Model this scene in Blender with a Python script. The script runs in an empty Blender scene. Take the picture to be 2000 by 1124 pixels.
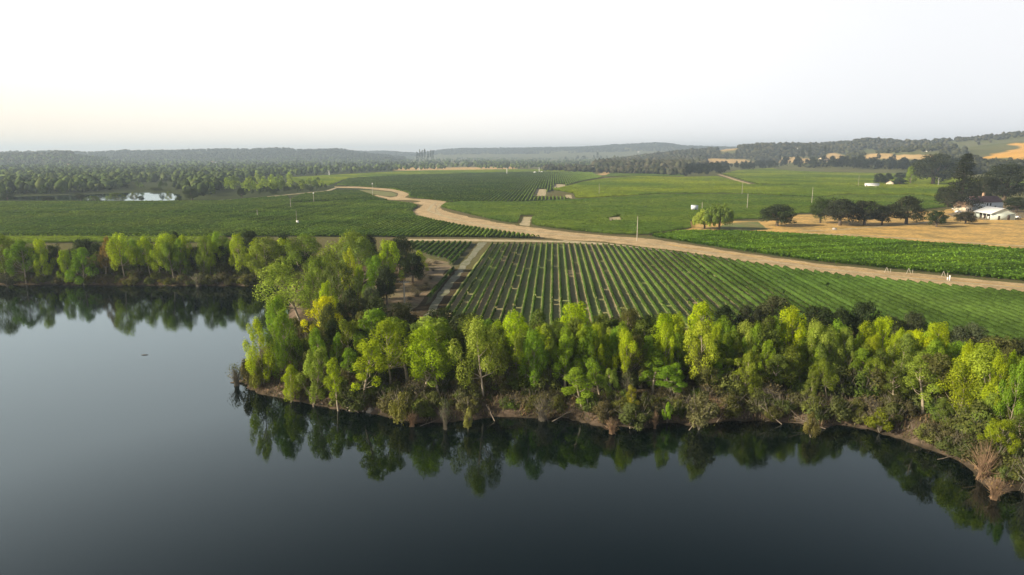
import bpy, bmesh, math, random
import numpy as np
from math import radians as R_, sin, cos, tan, pi

SC = bpy.context.scene
COL = SC.collection
rng = np.random.default_rng(7)
random.seed(7)

# ------------------------------------------------------------------ camera
PITCH = R_(11.07)
FPX = 1334.0
CAMZ = 42.0
WATER_Z = -2.0
cam_d = bpy.data.cameras.new("camera")
cam = bpy.data.objects.new("camera", cam_d)
COL.objects.link(cam)
cam.location = (0, 0, CAMZ)
cam.rotation_euler = (pi / 2 - PITCH, 0, 0)
cam_d.sensor_width = 36.0
cam_d.lens = 36.0 * FPX / 2000.0
cam_d.clip_start = 0.5
cam_d.clip_end = 40000
SC.camera = cam

# ------------------------------------------------------------------ sky and sun
SUN_EL, SUN_AZ = 25.0, -104.0          # azimuth from the view direction (+Y), negative = left
wd = bpy.data.worlds.new("World")
SC.world = wd
wd.use_nodes = True
nt = wd.node_tree
nt.nodes.clear()
out = nt.nodes.new("ShaderNodeOutputWorld")
bg = nt.nodes.new("ShaderNodeBackground")
sky = nt.nodes.new("ShaderNodeTexSky")
sky.sky_type = 'NISHITA'
sky.sun_disc = False
sky.sun_elevation = R_(SUN_EL)
sky.sun_rotation = R_(SUN_AZ)
sky.altitude = 50
sky.air_density = 1.0
sky.dust_density = 2.0
sky.ozone_density = 1.0
# thin bright overcast veil over the blue: even pale layer mixed into the sky
tc = nt.nodes.new("ShaderNodeTexCoord")
sep = nt.nodes.new("ShaderNodeSeparateXYZ"); nt.links.new(tc.outputs['Generated'], sep.inputs[0])
veil = nt.nodes.new("ShaderNodeMapRange"); veil.interpolation_type = 'SMOOTHSTEP'      # the bright haze layer thins out with height
veil.inputs[1].default_value = 0.20; veil.inputs[2].default_value = 0.58; veil.inputs[3].default_value = 0.95; veil.inputs[4].default_value = 0.0
nt.links.new(sep.outputs['Z'], veil.inputs[0])
dot = nt.nodes.new("ShaderNodeVectorMath"); dot.operation = 'DOT_PRODUCT'
dot.inputs[1].default_value = (sin(R_(-88)), cos(R_(-88)), 0)
nt.links.new(tc.outputs['Generated'], dot.inputs[0])
glow = nt.nodes.new("ShaderNodeMapRange"); glow.interpolation_type = 'SMOOTHSTEP'; glow.inputs[1].default_value = -0.55; glow.inputs[2].default_value = 1.15
nt.links.new(dot.outputs['Value'], glow.inputs[0])
low = nt.nodes.new("ShaderNodeMapRange"); low.interpolation_type = 'SMOOTHSTEP'; low.inputs[1].default_value = 0.0; low.inputs[2].default_value = 0.85; low.inputs[3].default_value = 1; low.inputs[4].default_value = 0.0
nt.links.new(sep.outputs['Z'], low.inputs[0])
gm = nt.nodes.new("ShaderNodeMath"); gm.operation = 'MULTIPLY'
nt.links.new(glow.outputs[0], gm.inputs[0]); nt.links.new(low.outputs[0], gm.inputs[1])
hz = nt.nodes.new("ShaderNodeMix"); hz.data_type = 'RGBA'
hz.inputs[6].default_value = (6.1, 6.15, 6.3, 1); hz.inputs[7].default_value = (10.0, 9.8, 9.3, 1)
nt.links.new(gm.outputs[0], hz.inputs['Factor'])
mixn = nt.nodes.new("ShaderNodeMix")
mixn.data_type = 'RGBA'
thick = nt.nodes.new("ShaderNodeMath"); thick.operation = 'MULTIPLY_ADD'; thick.use_clamp = True; thick.inputs[1].default_value = 0.85   # the veil is thicker towards the sun
nt.links.new(gm.outputs[0], thick.inputs[0]); nt.links.new(veil.outputs[0], thick.inputs[2])
nt.links.new(thick.outputs[0], mixn.inputs['Factor'])
warmz = nt.nodes.new("ShaderNodeMapRange"); warmz.interpolation_type = 'SMOOTHSTEP'      # cream band low over the sunset side
warmz.inputs[1].default_value = 0.0; warmz.inputs[2].default_value = 0.2; warmz.inputs[3].default_value = 1.25; warmz.inputs[4].default_value = 0.0
nt.links.new(sep.outputs['Z'], warmz.inputs[0])
wf = nt.nodes.new("ShaderNodeMath"); wf.operation = 'MULTIPLY'; wf.use_clamp = True
nt.links.new(warmz.outputs[0], wf.inputs[0]); nt.links.new(glow.outputs[0], wf.inputs[1])
hz2 = nt.nodes.new("ShaderNodeMix"); hz2.data_type = 'RGBA'; hz2.inputs[7].default_value = (6.5, 5.7, 4.6, 1)
nt.links.new(wf.outputs[0], hz2.inputs['Factor']); nt.links.new(hz.outputs[2], hz2.inputs[6])
nt.links.new(hz2.outputs[2], mixn.inputs[7])
dim = nt.nodes.new("ShaderNodeVectorMath"); dim.operation = 'SCALE'; dim.inputs['Scale'].default_value = 0.22
nt.links.new(sky.outputs[0], dim.inputs[0]); nt.links.new(dim.outputs[0], mixn.inputs[6])
nt.links.new(mixn.outputs[2], bg.inputs['Color'])
bg.inputs['Strength'].default_value = 0.1
nt.links.new(bg.outputs[0], out.inputs[0])

sd = bpy.data.lights.new("sun", 'SUN')
sd.energy = 5.0
sd.angle = R_(2.5)
sd.color = (1.0, 0.85, 0.62)
sun = bpy.data.objects.new("sun", sd)
COL.objects.link(sun)
sun.rotation_euler = (pi / 2 - R_(SUN_EL), 0, -R_(SUN_AZ) + pi)
# direction check: light travels along local -Z; wanted from azimuth SUN_AZ downwards
from mathutils import Vector
sdir = Vector((sin(R_(SUN_AZ)) * cos(R_(SUN_EL)), cos(R_(SUN_AZ)) * cos(R_(SUN_EL)), sin(R_(SUN_EL))))
sun.rotation_euler = sdir.to_track_quat('Z', 'Y').to_euler()

vs = SC.view_settings
vs.view_transform = 'Standard'
vs.look = 'None'
vs.exposure = 0.8
vs.gamma = 1.0
vs.use_curve_mapping = False
SC.render.engine = 'CYCLES'
cy = SC.cycles
cy.use_denoising = True
cy.use_adaptive_sampling = True
cy.adaptive_threshold = 0.02
cy.max_bounces = 5
cy.diffuse_bounces = 2
cy.glossy_bounces = 2
cy.transmission_bounces = 3
cy.volume_bounces = 0
cy.transparent_max_bounces = 4
cy.caustics_reflective = False
cy.caustics_refractive = False
cy.sample_clamp_indirect = 4

# ------------------------------------------------------------------ noise, pixel -> place
def hash2(ix, iy, s=0):
    n = (ix.astype(np.int64) * 374761393 + iy.astype(np.int64) * 668265263 + s * 1442695041) & 0x7fffffff
    n = ((n ^ (n >> 13)) * 1274126177) & 0x7fffffff
    return ((n ^ (n >> 16)) & 0xffff) / 65535.0

def vnoise(x, y, s=0):
    x = np.asarray(x, float); y = np.asarray(y, float)
    ix = np.floor(x); iy = np.floor(y)
    fx = x - ix; fy = y - iy
    fx = fx * fx * (3 - 2 * fx); fy = fy * fy * (3 - 2 * fy)
    a = hash2(ix, iy, s); b = hash2(ix + 1, iy, s); c = hash2(ix, iy + 1, s); d = hash2(ix + 1, iy + 1, s)
    return (a * (1 - fx) + b * fx) * (1 - fy) + (c * (1 - fx) + d * fx) * fy

def fnoise(x, y, s=0, o=3):
    t = 0; a = 0.5; n = 0
    for k in range(o):
        t = t + a * vnoise(np.asarray(x) * 2 ** k, np.asarray(y) * 2 ** k, s + k); n += a; a *= 0.5
    return t / n

FW = np.array([0, cos(PITCH), -sin(PITCH)]); UP = np.array([0, sin(PITCH), cos(PITCH)])

def rays(px, py):
    px = np.asarray(px, float); py = np.asarray(py, float)
    d = np.zeros(px.shape + (3,))
    d[..., 0] = (px - 1000) / FPX
    v = -(py - 562) / FPX
    d[..., 1] = FW[1] + v * UP[1]
    d[..., 2] = FW[2] + v * UP[2]
    return d

def G(px, py, z=0.0):
    d = rays(px, py)
    t = (z - CAMZ) / d[2]
    return (d[0] * t, d[1] * t, z)

def depth(x, y, z=0.0):
    return y * FW[1] + (z - CAMZ) * FW[2]

def px_size(wpx, x, y):
    return wpx / FPX * depth(x, y)

def top_z(x, y, py_top):
    """height at which a vertical line over (x,y) shows at image row py_top"""
    v = -(py_top - 562) / FPX
    k = (FW[2] + v * UP[2]) / (FW[1] + v * UP[1])
    return CAMZ + y * k

# ------------------------------------------------------------------ lake outline
SHORE_PX = [(-1500, 551), (-600, 553), (-100, 556), (100, 557), (300, 558), (545, 559), (572, 570), (568, 610), (535, 660),
            (508, 705), (476, 742), (486, 762), (540, 776), (600, 788), (640, 798), (700, 806), (760, 813), (830, 828), (900, 821),
            (960, 813), (1050, 816), (1130, 822), (1190, 834), (1250, 838), (1300, 824), (1350, 832), (1400, 826),
            (1480, 820), (1560, 826), (1600, 836), (1640, 830), (1700, 840), (1760, 856), (1820, 880), (1870, 903), (1915, 935),
            (1955, 958), (2000, 950), (2060, 962), (2200, 1010)]
LAKE = [G(a, b, WATER_Z)[:2] for a, b in SHORE_PX] + [(88, 30), (120, -60), (150, -380), (-1500, -380)]
LAKE = np.array(LAKE)

def poly_sdf(x, y, P):
    """distance to polygon, positive outside"""
    x = np.asarray(x, float); y = np.asarray(y, float)
    d = np.full(x.shape, 1e18); inside = np.zeros(x.shape, bool)
    n = len(P)
    for i in range(n):
        ax, ay = P[i]; bx, by = P[(i + 1) % n]
        ex, ey = bx - ax, by - ay
        L = ex * ex + ey * ey
        if L < 1e-9: continue
        t = np.clip(((x - ax) * ex + (y - ay) * ey) / L, 0, 1)
        dd = (x - ax - t * ex) ** 2 + (y - ay - t * ey) ** 2
        d = np.minimum(d, dd)
        if abs(ey) > 1e-12:
            c = ((ay > y) != (by > y)) & (x < ex * (y - ay) / ey + ax)
            inside ^= c
    d = np.sqrt(d)
    return np.where(inside, -d, d)

def shore_s(x, y):
    s = poly_sdf(x, y, LAKE)
    return s + (fnoise(np.asarray(x) * 0.22, np.asarray(y) * 0.22, 5) - 0.5) * 2.6 + (vnoise(np.asarray(x) * .9, np.asarray(y) * .9, 9) - .5) * .5

# ridges: (distance, width, [(px, py of the skyline)])
RIDGES = [
    (7000, 900, [(-400, 299), (300, 299), (600, 297), (700, 297), (760, 297), (820, 300), (860, 294), (900, 292), (1000, 291), (1060, 290), (1130, 288), (1200, 284), (1260, 280), (1290, 280), (1340, 286), (1400, 289), (1500, 292), (1800, 290), (2400, 290)]),
    (4700, 600, [(-500, 300), (0, 298), (110, 297), (180, 299), (250, 295), (400, 293), (500, 292), (550, 290), (600, 293), (660, 291), (710, 299), (790, 308), (830, 330), (2400, 330)]),
    (3500, 420, [(-500, 300), (-100, 300), (60, 299), (130, 296), (190, 303), (240, 316), (280, 330), (2400, 330)]),
    (3300, 480, [(-500, 340), (1180, 316), (1260, 304), (1350, 293), (1420, 287), (1480, 282), (1560, 282), (1650, 278), (1680, 272), (1720, 273), (1760, 275), (1830, 274), (1900, 266), (1960, 261), (2000, 260), (2300, 252), (2600, 255)]),
    (2350, 380, [(-500, 340), (1500, 322), (1600, 308), (1700, 296), (1780, 284), (1830, 281), (1880, 287), (1940, 289), (2000, 283), (2300, 276), (2600, 276)]),
    (1750, 300, [(-500, 345), (1800, 345), (1850, 325), (1890, 307), (1930, 298), (1970, 290), (2000, 285), (2100, 274), (2300, 268), (2600, 270)]),
    (2500, 260, [(-500, 340), (1790, 322), (1850, 291), (1900, 282), (1950, 277), (2000, 272), (2300, 268), (2600, 270)]),
]

def H(x, y):
    x = np.asarray(x, float); y = np.asarray(y, float)
    r = np.hypot(x, y)
    pxx = 1000 + FPX * x / np.maximum(depth(x, y), 1) * 1.0
    pxx = np.where(y < 50, np.where(x > 0, 2600, -500), pxx)
    h = np.zeros_like(r)
    for Rr, W, pts in RIDGES:
        pts = np.array(pts, float)
        pyv = np.interp(pxx, pts[:, 0], pts[:, 1])
        v = -(pyv - 562) / FPX
        k = (FW[2] + v * UP[2]) / (FW[1] + v * UP[1])
        peak = CAMZ + Rr * np.abs(y) / np.maximum(r, 1) * k - 8.0
        peak = np.maximum(peak, 0)
        b = np.exp(-((r - Rr) / W) ** 2)
        h = np.maximum(h, peak * np.where(np.abs(r - Rr) < 2.6 * W, b, 0))
    h = h * (1 + 0.25 * (fnoise(x / 260, y / 260, 3) - 0.5))
    h = h + np.clip((r - 2500) / 6000, 0, 1) * 6 * (fnoise(x / 300, y / 300, 31) - .3)
    return np.where(r < 1350, 0, h * np.clip((r - 1350) / 200, 0, 1))

def hit(px, py):
    """world point where the sight line meets the ground (height field), vectorised"""
    px = np.atleast_1d(np.asarray(px, float)); py = np.atleast_1d(np.asarray(py, float))
    d = rays(px, py)
    Y = np.geomspace(60, 8200, 260)
    res = np.full(px.shape + (3,), np.nan)
    done = np.zeros(px.shape, bool)
    for yy in Y:
        t = yy / d[..., 1]
        x = d[..., 0] * t; z = CAMZ + d[..., 2] * t
        h = H(x, np.full_like(x, yy))
        m = (~done) & (z <= h)
        res[m, 0] = x[m]; res[m, 1] = yy; res[m, 2] = h[m]
        done |= m
    return res[done], done

# ------------------------------------------------------------------ materials
def newmat(name):
    m = bpy.data.materials.new(name); m.use_nodes = True
    m.node_tree.nodes.clear()
    return m, m.node_tree

def N(t, ty, **kw):
    n = t.nodes.new(ty)
    for k, v in kw.items(): setattr(n, k, v)
    return n

def rgb(c): return (c[0], c[1], c[2], 1)

def leaf_mat(name, source, gain=1.0, transl=0.38, patch=None):
    """foliage: colour from the object's colour, from a colour attribute or fixed; varies leaf by leaf"""
    m, t = newmat(name)
    o = N(t, "ShaderNodeOutputMaterial")
    if source == 'object':
        c = N(t, "ShaderNodeObjectInfo").outputs['Color']
    elif source == 'attr':
        c = N(t, "ShaderNodeAttribute", attribute_name="hue").outputs['Color']
    else:
        n = N(t, "ShaderNodeRGB"); n.outputs[0].default_value = rgb(source); c = n.outputs[0]
    if patch:
        geo = N(t, "ShaderNodeNewGeometry")
        nz = N(t, "ShaderNodeTexNoise"); nz.inputs['Scale'].default_value = patch[1]; nz.inputs['Detail'].default_value = 3
        t.links.new(geo.outputs['Position'], nz.inputs['Vector'])
        rp = N(t, "ShaderNodeMapRange"); rp.inputs[1].default_value = .38; rp.inputs[2].default_value = .62
        t.links.new(nz.outputs[0], rp.inputs[0])
        mx0 = N(t, "ShaderNodeMix", data_type='RGBA'); mx0.inputs[7].default_value = rgb(patch[0])
        t.links.new(rp.outputs[0], mx0.inputs['Factor']); t.links.new(c, mx0.inputs[6])
        c = mx0.outputs[2]
    at = N(t, "ShaderNodeAttribute", attribute_name="tint")
    mr = N(t, "ShaderNodeMapRange"); mr.inputs[3].default_value = 0.45 * gain; mr.inputs[4].default_value = 1.6 * gain
    t.links.new(at.outputs['Fac'], mr.inputs[0])
    mul = N(t, "ShaderNodeVectorMath", operation='SCALE')
    t.links.new(c, mul.inputs[0]); t.links.new(mr.outputs[0], mul.inputs['Scale'])
    df = N(t, "ShaderNodeBsdfDiffuse"); tr = N(t, "ShaderNodeBsdfTranslucent"); mx = N(t, "ShaderNodeMixShader")
    mx.inputs[0].default_value = transl
    t.links.new(mul.outputs[0], df.inputs[0])
    y = N(t, "ShaderNodeMix", data_type='RGBA', blend_type='MULTIPLY'); y.inputs['Factor'].default_value = 1
    y.inputs[7].default_value = (1.15, 1.25, .5, 1)
    t.links.new(mul.outputs[0], y.inputs[6]); t.links.new(y.outputs[2], tr.inputs[0])
    t.links.new(df.outputs[0], mx.inputs[1]); t.links.new(tr.outputs[0], mx.inputs[2])
    t.links.new(mx.outputs[0], o.inputs[0])
    return m

def plain(name, c, rough=.85, var=.25, scale=1.0, bump=0.0, c2=None, scale2=.05, metal=0):
    """solid surface with two scales of noise in its colour"""
    m, t = newmat(name)
    o = N(t, "ShaderNodeOutputMaterial"); b = N(t, "ShaderNodeBsdfPrincipled")
    b.inputs['Roughness'].default_value = rough; b.inputs['Metallic'].default_value = metal
    geo = N(t, "ShaderNodeNewGeometry")
    n1 = N(t, "ShaderNodeTexNoise"); n1.inputs['Scale'].default_value = scale; n1.inputs['Detail'].default_value = 6; n1.inputs['Roughness'].default_value = .7
    t.links.new(geo.outputs['Position'], n1.inputs['Vector'])
    mr = N(t, "ShaderNodeMapRange"); mr.inputs[1].default_value = .3; mr.inputs[2].default_value = .7
    mr.inputs[3].default_value = 1 - var; mr.inputs[4].default_value = 1 + var
    t.links.new(n1.outputs[0], mr.inputs[0])
    base = N(t, "ShaderNodeMix", data_type='RGBA')
    base.inputs[6].default_value = rgb(c); base.inputs[7].default_value = rgb(c2 or c)
    n2 = N(t, "ShaderNodeTexNoise"); n2.inputs['Scale'].default_value = scale2; n2.inputs['Detail'].default_value = 5; n2.inputs['Roughness'].default_value = .65
    t.links.new(geo.outputs['Position'], n2.inputs['Vector'])
    m2 = N(t, "ShaderNodeMapRange"); m2.inputs[1].default_value = .4; m2.inputs[2].default_value = .62
    t.links.new(n2.outputs[0], m2.inputs[0]); t.links.new(m2.outputs[0], base.inputs['Factor'])
    mul = N(t, "ShaderNodeVectorMath", operation='SCALE')
    t.links.new(base.outputs[2], mul.inputs[0]); t.links.new(mr.outputs[0], mul.inputs['Scale'])
    t.links.new(mul.outputs[0], b.inputs['Base Color'])
    b.inputs['Specular IOR Level'].default_value = .2
    if bump:
        bp = N(t, "ShaderNodeBump"); bp.inputs['Strength'].default_value = bump; bp.inputs['Distance'].default_value = .3
        t.links.new(n1.outputs[0], bp.inputs['Height']); t.links.new(bp.outputs[0], b.inputs['Normal'])
    t.links.new(b.outputs[0], o.inputs[0])
    return m

def attr_ground(name):
    m, t = newmat(name)
    o = N(t, "ShaderNodeOutputMaterial"); b = N(t, "ShaderNodeBsdfDiffuse")
    at = N(t, "ShaderNodeAttribute", attribute_name="hue")
    geo = N(t, "ShaderNodeNewGeometry")
    n1 = N(t, "ShaderNodeTexNoise"); n1.inputs['Scale'].default_value = .8; n1.inputs['Detail'].default_value = 8; n1.inputs['Roughness'].default_value = .75
    t.links.new(geo.outputs['Position'], n1.inputs['Vector'])
    mr = N(t, "ShaderNodeMapRange"); mr.inputs[1].default_value = .3; mr.inputs[2].default_value = .7; mr.inputs[3].default_value = .6; mr.inputs[4].default_value = 1.4
    t.links.new(n1.outputs[0], mr.inputs[0])
    mul = N(t, "ShaderNodeVectorMath", operation='SCALE')
    t.links.new(at.outputs['Color'], mul.inputs[0]); t.links.new(mr.outputs[0], mul.inputs['Scale'])
    t.links.new(mul.outputs[0], b.inputs[0])
    bp = N(t, "ShaderNodeBump"); bp.inputs['Strength'].default_value = .5; bp.inputs['Distance'].default_value = .4
    t.links.new(n1.outputs[0], bp.inputs['Height']); t.links.new(bp.outputs[0], b.inputs['Normal'])
    t.links.new(b.outputs[0], o.inputs[0])
    return m

def water_mat(name):
    m, t = newmat(name)
    o = N(t, "ShaderNodeOutputMaterial")
    df = N(t, "ShaderNodeBsdfDiffuse"); df.inputs[0].default_value = (.001, .004, .004, 1)
    gl = N(t, "ShaderNodeBsdfGlossy");  gl.inputs[0].default_value = (.77, .90, .96, 1)
    fr = N(t, "ShaderNodeFresnel"); fr.inputs['IOR'].default_value = 1.68
    mx = N(t, "ShaderNodeMixShader")
    geo = N(t, "ShaderNodeNewGeometry")
    n1 = N(t, "ShaderNodeTexNoise"); n1.inputs['Scale'].default_value = 1.6; n1.inputs['Detail'].default_value = 3
    t.links.new(geo.outputs['Position'], n1.inputs['Vector'])
    bp = N(t, "ShaderNodeBump"); bp.inputs['Strength'].default_value = .035; bp.inputs['Distance'].default_value = .1
    t.links.new(n1.outputs[0], bp.inputs['Height'])
    t.links.new(bp.outputs[0], gl.inputs['Normal'])
    n3 = N(t, "ShaderNodeTexNoise"); n3.inputs['Scale'].default_value = .018; n3.inputs['Detail'].default_value = 4      # faint cat's paws
    mp = N(t, "ShaderNodeMapping"); mp.inputs['Scale'].default_value = (.5, 1.6, 1)
    t.links.new(geo.outputs['Position'], mp.inputs[0]); t.links.new(mp.outputs[0], n3.inputs['Vector'])
    rr = N(t, "ShaderNodeMapRange"); rr.inputs[1].default_value = .4; rr.inputs[2].default_value = .65; rr.inputs[3].default_value = .02; rr.inputs[4].default_value = .075
    t.links.new(n3.outputs[0], rr.inputs[0]); t.links.new(rr.outputs[0], gl.inputs['Roughness'])
    t.links.new(fr.outputs[0], mx.inputs[0]); t.links.new(df.outputs[0], mx.inputs[1]); t.links.new(gl.outputs[0], mx.inputs[2])
    t.links.new(mx.outputs[0], o.inputs[0])
    return m

def row_ground(name, az, spacing):
    """vineyard floor: each alley between two rows has its own mix of mown grass and tilled soil"""
    m, t = newmat(name)
    o = N(t, "ShaderNodeOutputMaterial"); b = N(t, "ShaderNodeBsdfDiffuse")
    geo = N(t, "ShaderNodeNewGeometry")
    dt = N(t, "ShaderNodeVectorMath", operation='DOT_PRODUCT'); dt.inputs[1].default_value = (cos(az) / spacing, -sin(az) / spacing, 0)
    t.links.new(geo.outputs['Position'], dt.inputs[0])
    fl = N(t, "ShaderNodeMath", operation='FLOOR'); t.links.new(dt.outputs['Value'], fl.inputs[0])
    wn = N(t, "ShaderNodeTexWhiteNoise", noise_dimensions='1D'); t.links.new(fl.outputs[0], wn.inputs['W'])
    n1 = N(t, "ShaderNodeTexNoise"); n1.inputs['Scale'].default_value = .035; n1.inputs['Detail'].default_value = 4
    t.links.new(geo.outputs['Position'], n1.inputs['Vector'])
    ad = N(t, "ShaderNodeMath", operation='MULTIPLY_ADD'); ad.inputs[1].default_value = .42
    t.links.new(wn.outputs[0], ad.inputs[0]); t.links.new(n1.outputs[0], ad.inputs[2])
    mr = N(t, "ShaderNodeMapRange"); mr.inputs[1].default_value = .55; mr.inputs[2].default_value = .95
    t.links.new(ad.outputs[0], mr.inputs[0])
    cr = N(t, "ShaderNodeMix", data_type='RGBA'); cr.inputs[6].default_value = (.29, .33, .13, 1); cr.inputs[7].default_value = (.37, .30, .19, 1)
    t.links.new(mr.outputs[0], cr.inputs['Factor'])
    n2 = N(t, "ShaderNodeTexNoise"); n2.inputs['Scale'].default_value = 1.3; n2.inputs['Detail'].default_value = 6; n2.inputs['Roughness'].default_value = .7
    t.links.new(geo.outputs['Position'], n2.inputs['Vector'])
    m2 = N(t, "ShaderNodeMapRange"); m2.inputs[1].default_value = .3; m2.inputs[2].default_value = .7; m2.inputs[3].default_value = .6; m2.inputs[4].default_value = 1.5
    t.links.new(n2.outputs[0], m2.inputs[0])
    mul = N(t, "ShaderNodeVectorMath", operation='SCALE')
    t.links.new(cr.outputs[2], mul.inputs[0]); t.links.new(m2.outputs[0], mul.inputs['Scale'])
    t.links.new(mul.outputs[0], b.inputs[0]); t.links.new(b.outputs[0], o.inputs[0])
    return m

# ------------------------------------------------------------------ mesh helpers
def mesh(name, V, quads=None, tris=None, mat=None, tint=None, hue=None, smooth=False):
    me = bpy.data.meshes.new(name)
    V = np.asarray(V, np.float32)
    q = np.zeros((0, 4), np.int32) if quads is None else np.asarray(quads, np.int32).reshape(-1, 4)
    tr = np.zeros((0, 3), np.int32) if tris is None else np.asarray(tris, np.int32).reshape(-1, 3)
    me.vertices.add(len(V)); me.vertices.foreach_set("co", V.ravel())
    nl = q.size + tr.size
    me.loops.add(nl); me.loops.foreach_set("vertex_index", np.concatenate([q.ravel(), tr.ravel()]))
    me.polygons.add(len(q) + len(tr))
    ls = np.concatenate([np.arange(len(q)) * 4, q.size + np.arange(len(tr)) * 3]).astype(np.int32)
    me.polygons.foreach_set("loop_start", ls)
    if smooth: me.polygons.foreach_set("use_smooth", np.ones(len(ls), bool))
    me.update(calc_edges=True)
    if tint is not None:
        a = me.attributes.new("tint", 'FLOAT', 'POINT'); a.data.foreach_set("value", np.asarray(tint, np.float32))
    if hue is not None:
        a = me.attributes.new("hue", 'FLOAT_COLOR', 'POINT')
        h = np.ones((len(V), 4), np.float32); h[:, :3] = hue
        a.data.foreach_set("color", h.ravel())
    if mat: me.materials.append(mat)
    return me

def ob(name, me, parent=None, loc=None, kind=None, label=None, cat=None, group=None):
    o = bpy.data.objects.new(name, me); COL.objects.link(o)
    if parent: o.parent = parent
    if loc is not None: o.location = loc
    tag(o, kind, label, cat, group)
    return o

def tag(o, kind=None, label=None, cat=None, group=None):
    if kind: o['kind'] = kind
    if label: o['label'] = label
    if cat: o['category'] = cat
    if group: o['group'] = group
    return o

class MB:
    """collects boxes, tubes and prisms into one mesh"""
    def __init__(s): s.v = []; s.q = []; s.t = []; s.n = 0
    def add(s, V, q=(), t=()):
        V = np.asarray(V, float).reshape(-1, 3)
        s.v.append(V)
        if len(q): s.q.append(np.asarray(q) + s.n)
        if len(t): s.t.append(np.asarray(t) + s.n)
        s.n += len(V); return s
    def box(s, x0, x1, y0, y1, z0, z1):
        V = [(x0, y0, z0), (x1, y0, z0), (x1, y1, z0), (x0, y1, z0), (x0, y0, z1), (x1, y0, z1), (x1, y1, z1), (x0, y1, z1)]
        return s.add(V, [(0, 3, 2, 1), (4, 5, 6, 7), (0, 1, 5, 4), (1, 2, 6, 5), (2, 3, 7, 6), (3, 0, 4, 7)])
    def tube(s, pts, rad, sides=6):
        pts = np.asarray(pts, float); rad = np.asarray(rad, float)
        n = len(pts); V = []
        for i in range(n):
            d = pts[min(i + 1, n - 1)] - pts[max(i - 1, 0)]
            d = d / (np.linalg.norm(d) + 1e-9)
            a = np.cross(d, (0.3, 1, 0.2) if abs(d[2]) > .7 else (0, 0, 1)); a /= np.linalg.norm(a) + 1e-9
            b = np.cross(d, a)
            for k in range(sides):
                th = 2 * pi * k / sides
                V.append(pts[i] + rad[i] * (cos(th) * a + sin(th) * b))
        q = [(i * sides + k, i * sides + (k + 1) % sides, (i + 1) * sides + (k + 1) % sides, (i + 1) * sides + k) for i in range(n - 1) for k in range(sides)]
        s.add(V, q)
        base = s.n - sides
        s.t.append(np.array([(base, base + k, base + k + 1) for k in range(1, sides - 1)]))
        return s
    def build(s, name, mat, **kw):
        return mesh(name, np.concatenate(s.v), np.concatenate(s.q) if s.q else None, np.concatenate(s.t) if s.t else None, mat, **kw)

def leaf_quads(C, Nn, size, aspect=1.0):
    """one four-cornered leaf spray per centre"""
    n = len(C)
    r = rng.normal(size=(n, 3))
    a = np.cross(Nn, r); a /= np.linalg.norm(a, axis=1, keepdims=True) + 1e-9
    b = np.cross(Nn, a); b /= np.linalg.norm(b, axis=1, keepdims=True) + 1e-9
    sz = np.asarray(size).reshape(-1, 1) * .5
    j = rng.uniform(.6, 1.15, (4, n, 1))
    V = np.stack([C + a * sz * j[0] * aspect, C + b * sz * j[1], C - a * sz * j[2] * aspect, C - b * sz * j[3]], 1).reshape(-1, 3)
    q = np.arange(n * 4).reshape(-1, 4)
    return V, q

# ------------------------------------------------------------------ palette
M_LEAF = leaf_mat("leaf_by_object", 'object')
M_FAR = leaf_mat("leaf_far", 'attr', transl=.25)
M_VINE = leaf_mat("vine_leaf", (.12, .205, .034), transl=.3, patch=((.175, .255, .042), .02))
M_VINE_NEAR = leaf_mat("vine_leaf_thin", (.10, .165, .035), transl=.3, patch=((.075, .14, .028), .014))
M_VINE_RIGHT = leaf_mat("vine_leaf_bright", (.15, .265, .026), transl=.3, patch=((.11, .21, .025), .04))
M_VINE_YEL = leaf_mat("vine_leaf_yellowish", (.30, .37, .028), transl=.3, patch=((.14, .235, .03), .006))
M_BARK = plain("bark_pale", (.34, .29, .22), .9, .3, 3, .3)
M_BARKD = plain("bark_dark", (.12, .095, .07), .9, .3, 3, .3)
M_TWIG = plain("dead_twigs", (.19, .17, .135), .9, .4, 2)
M_TWIGW = plain("dead_twigs_rusty", (.26, .175, .11), .9, .4, 2)
M_GROUND = attr_ground("ground_mix")
M_WATER = water_mat("lake_water")
M_DIRT = plain("dirt_road", (.50, .375, .21), .95, .4, .9, .4, (.34, .255, .14), .12)
M_DIRTP = plain("pale_dust", (.50, .41, .28), .95, .4, 1.2, .3, (.29, .27, .14), .3)
M_GOLD = plain("dry_grass_field", (.56, .36, .12), .95, .5, .5, .5, (.31, .225, .085), .07)
M_GRAVEL = plain("gravel_track", (.24, .235, .18), .95, .35, 1.2, .2, (.14, .155, .08), .35)
M_DRYB = plain("dry_brush_slope", (.22, .165, .11), .95, .4, .6, .5, (.17, .15, .08), .12)
M_GREENG = plain("green_grass", (.13, .17, .05), .95, .3, .6, .3, (.20, .18, .07), .08)
M_VINESOIL = plain("vine_soil", (.11, .105, .05), .95, .3, .6, .2, (.085, .10, .04), .05)  # dark soil and green ground cover between the vine rows

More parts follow.
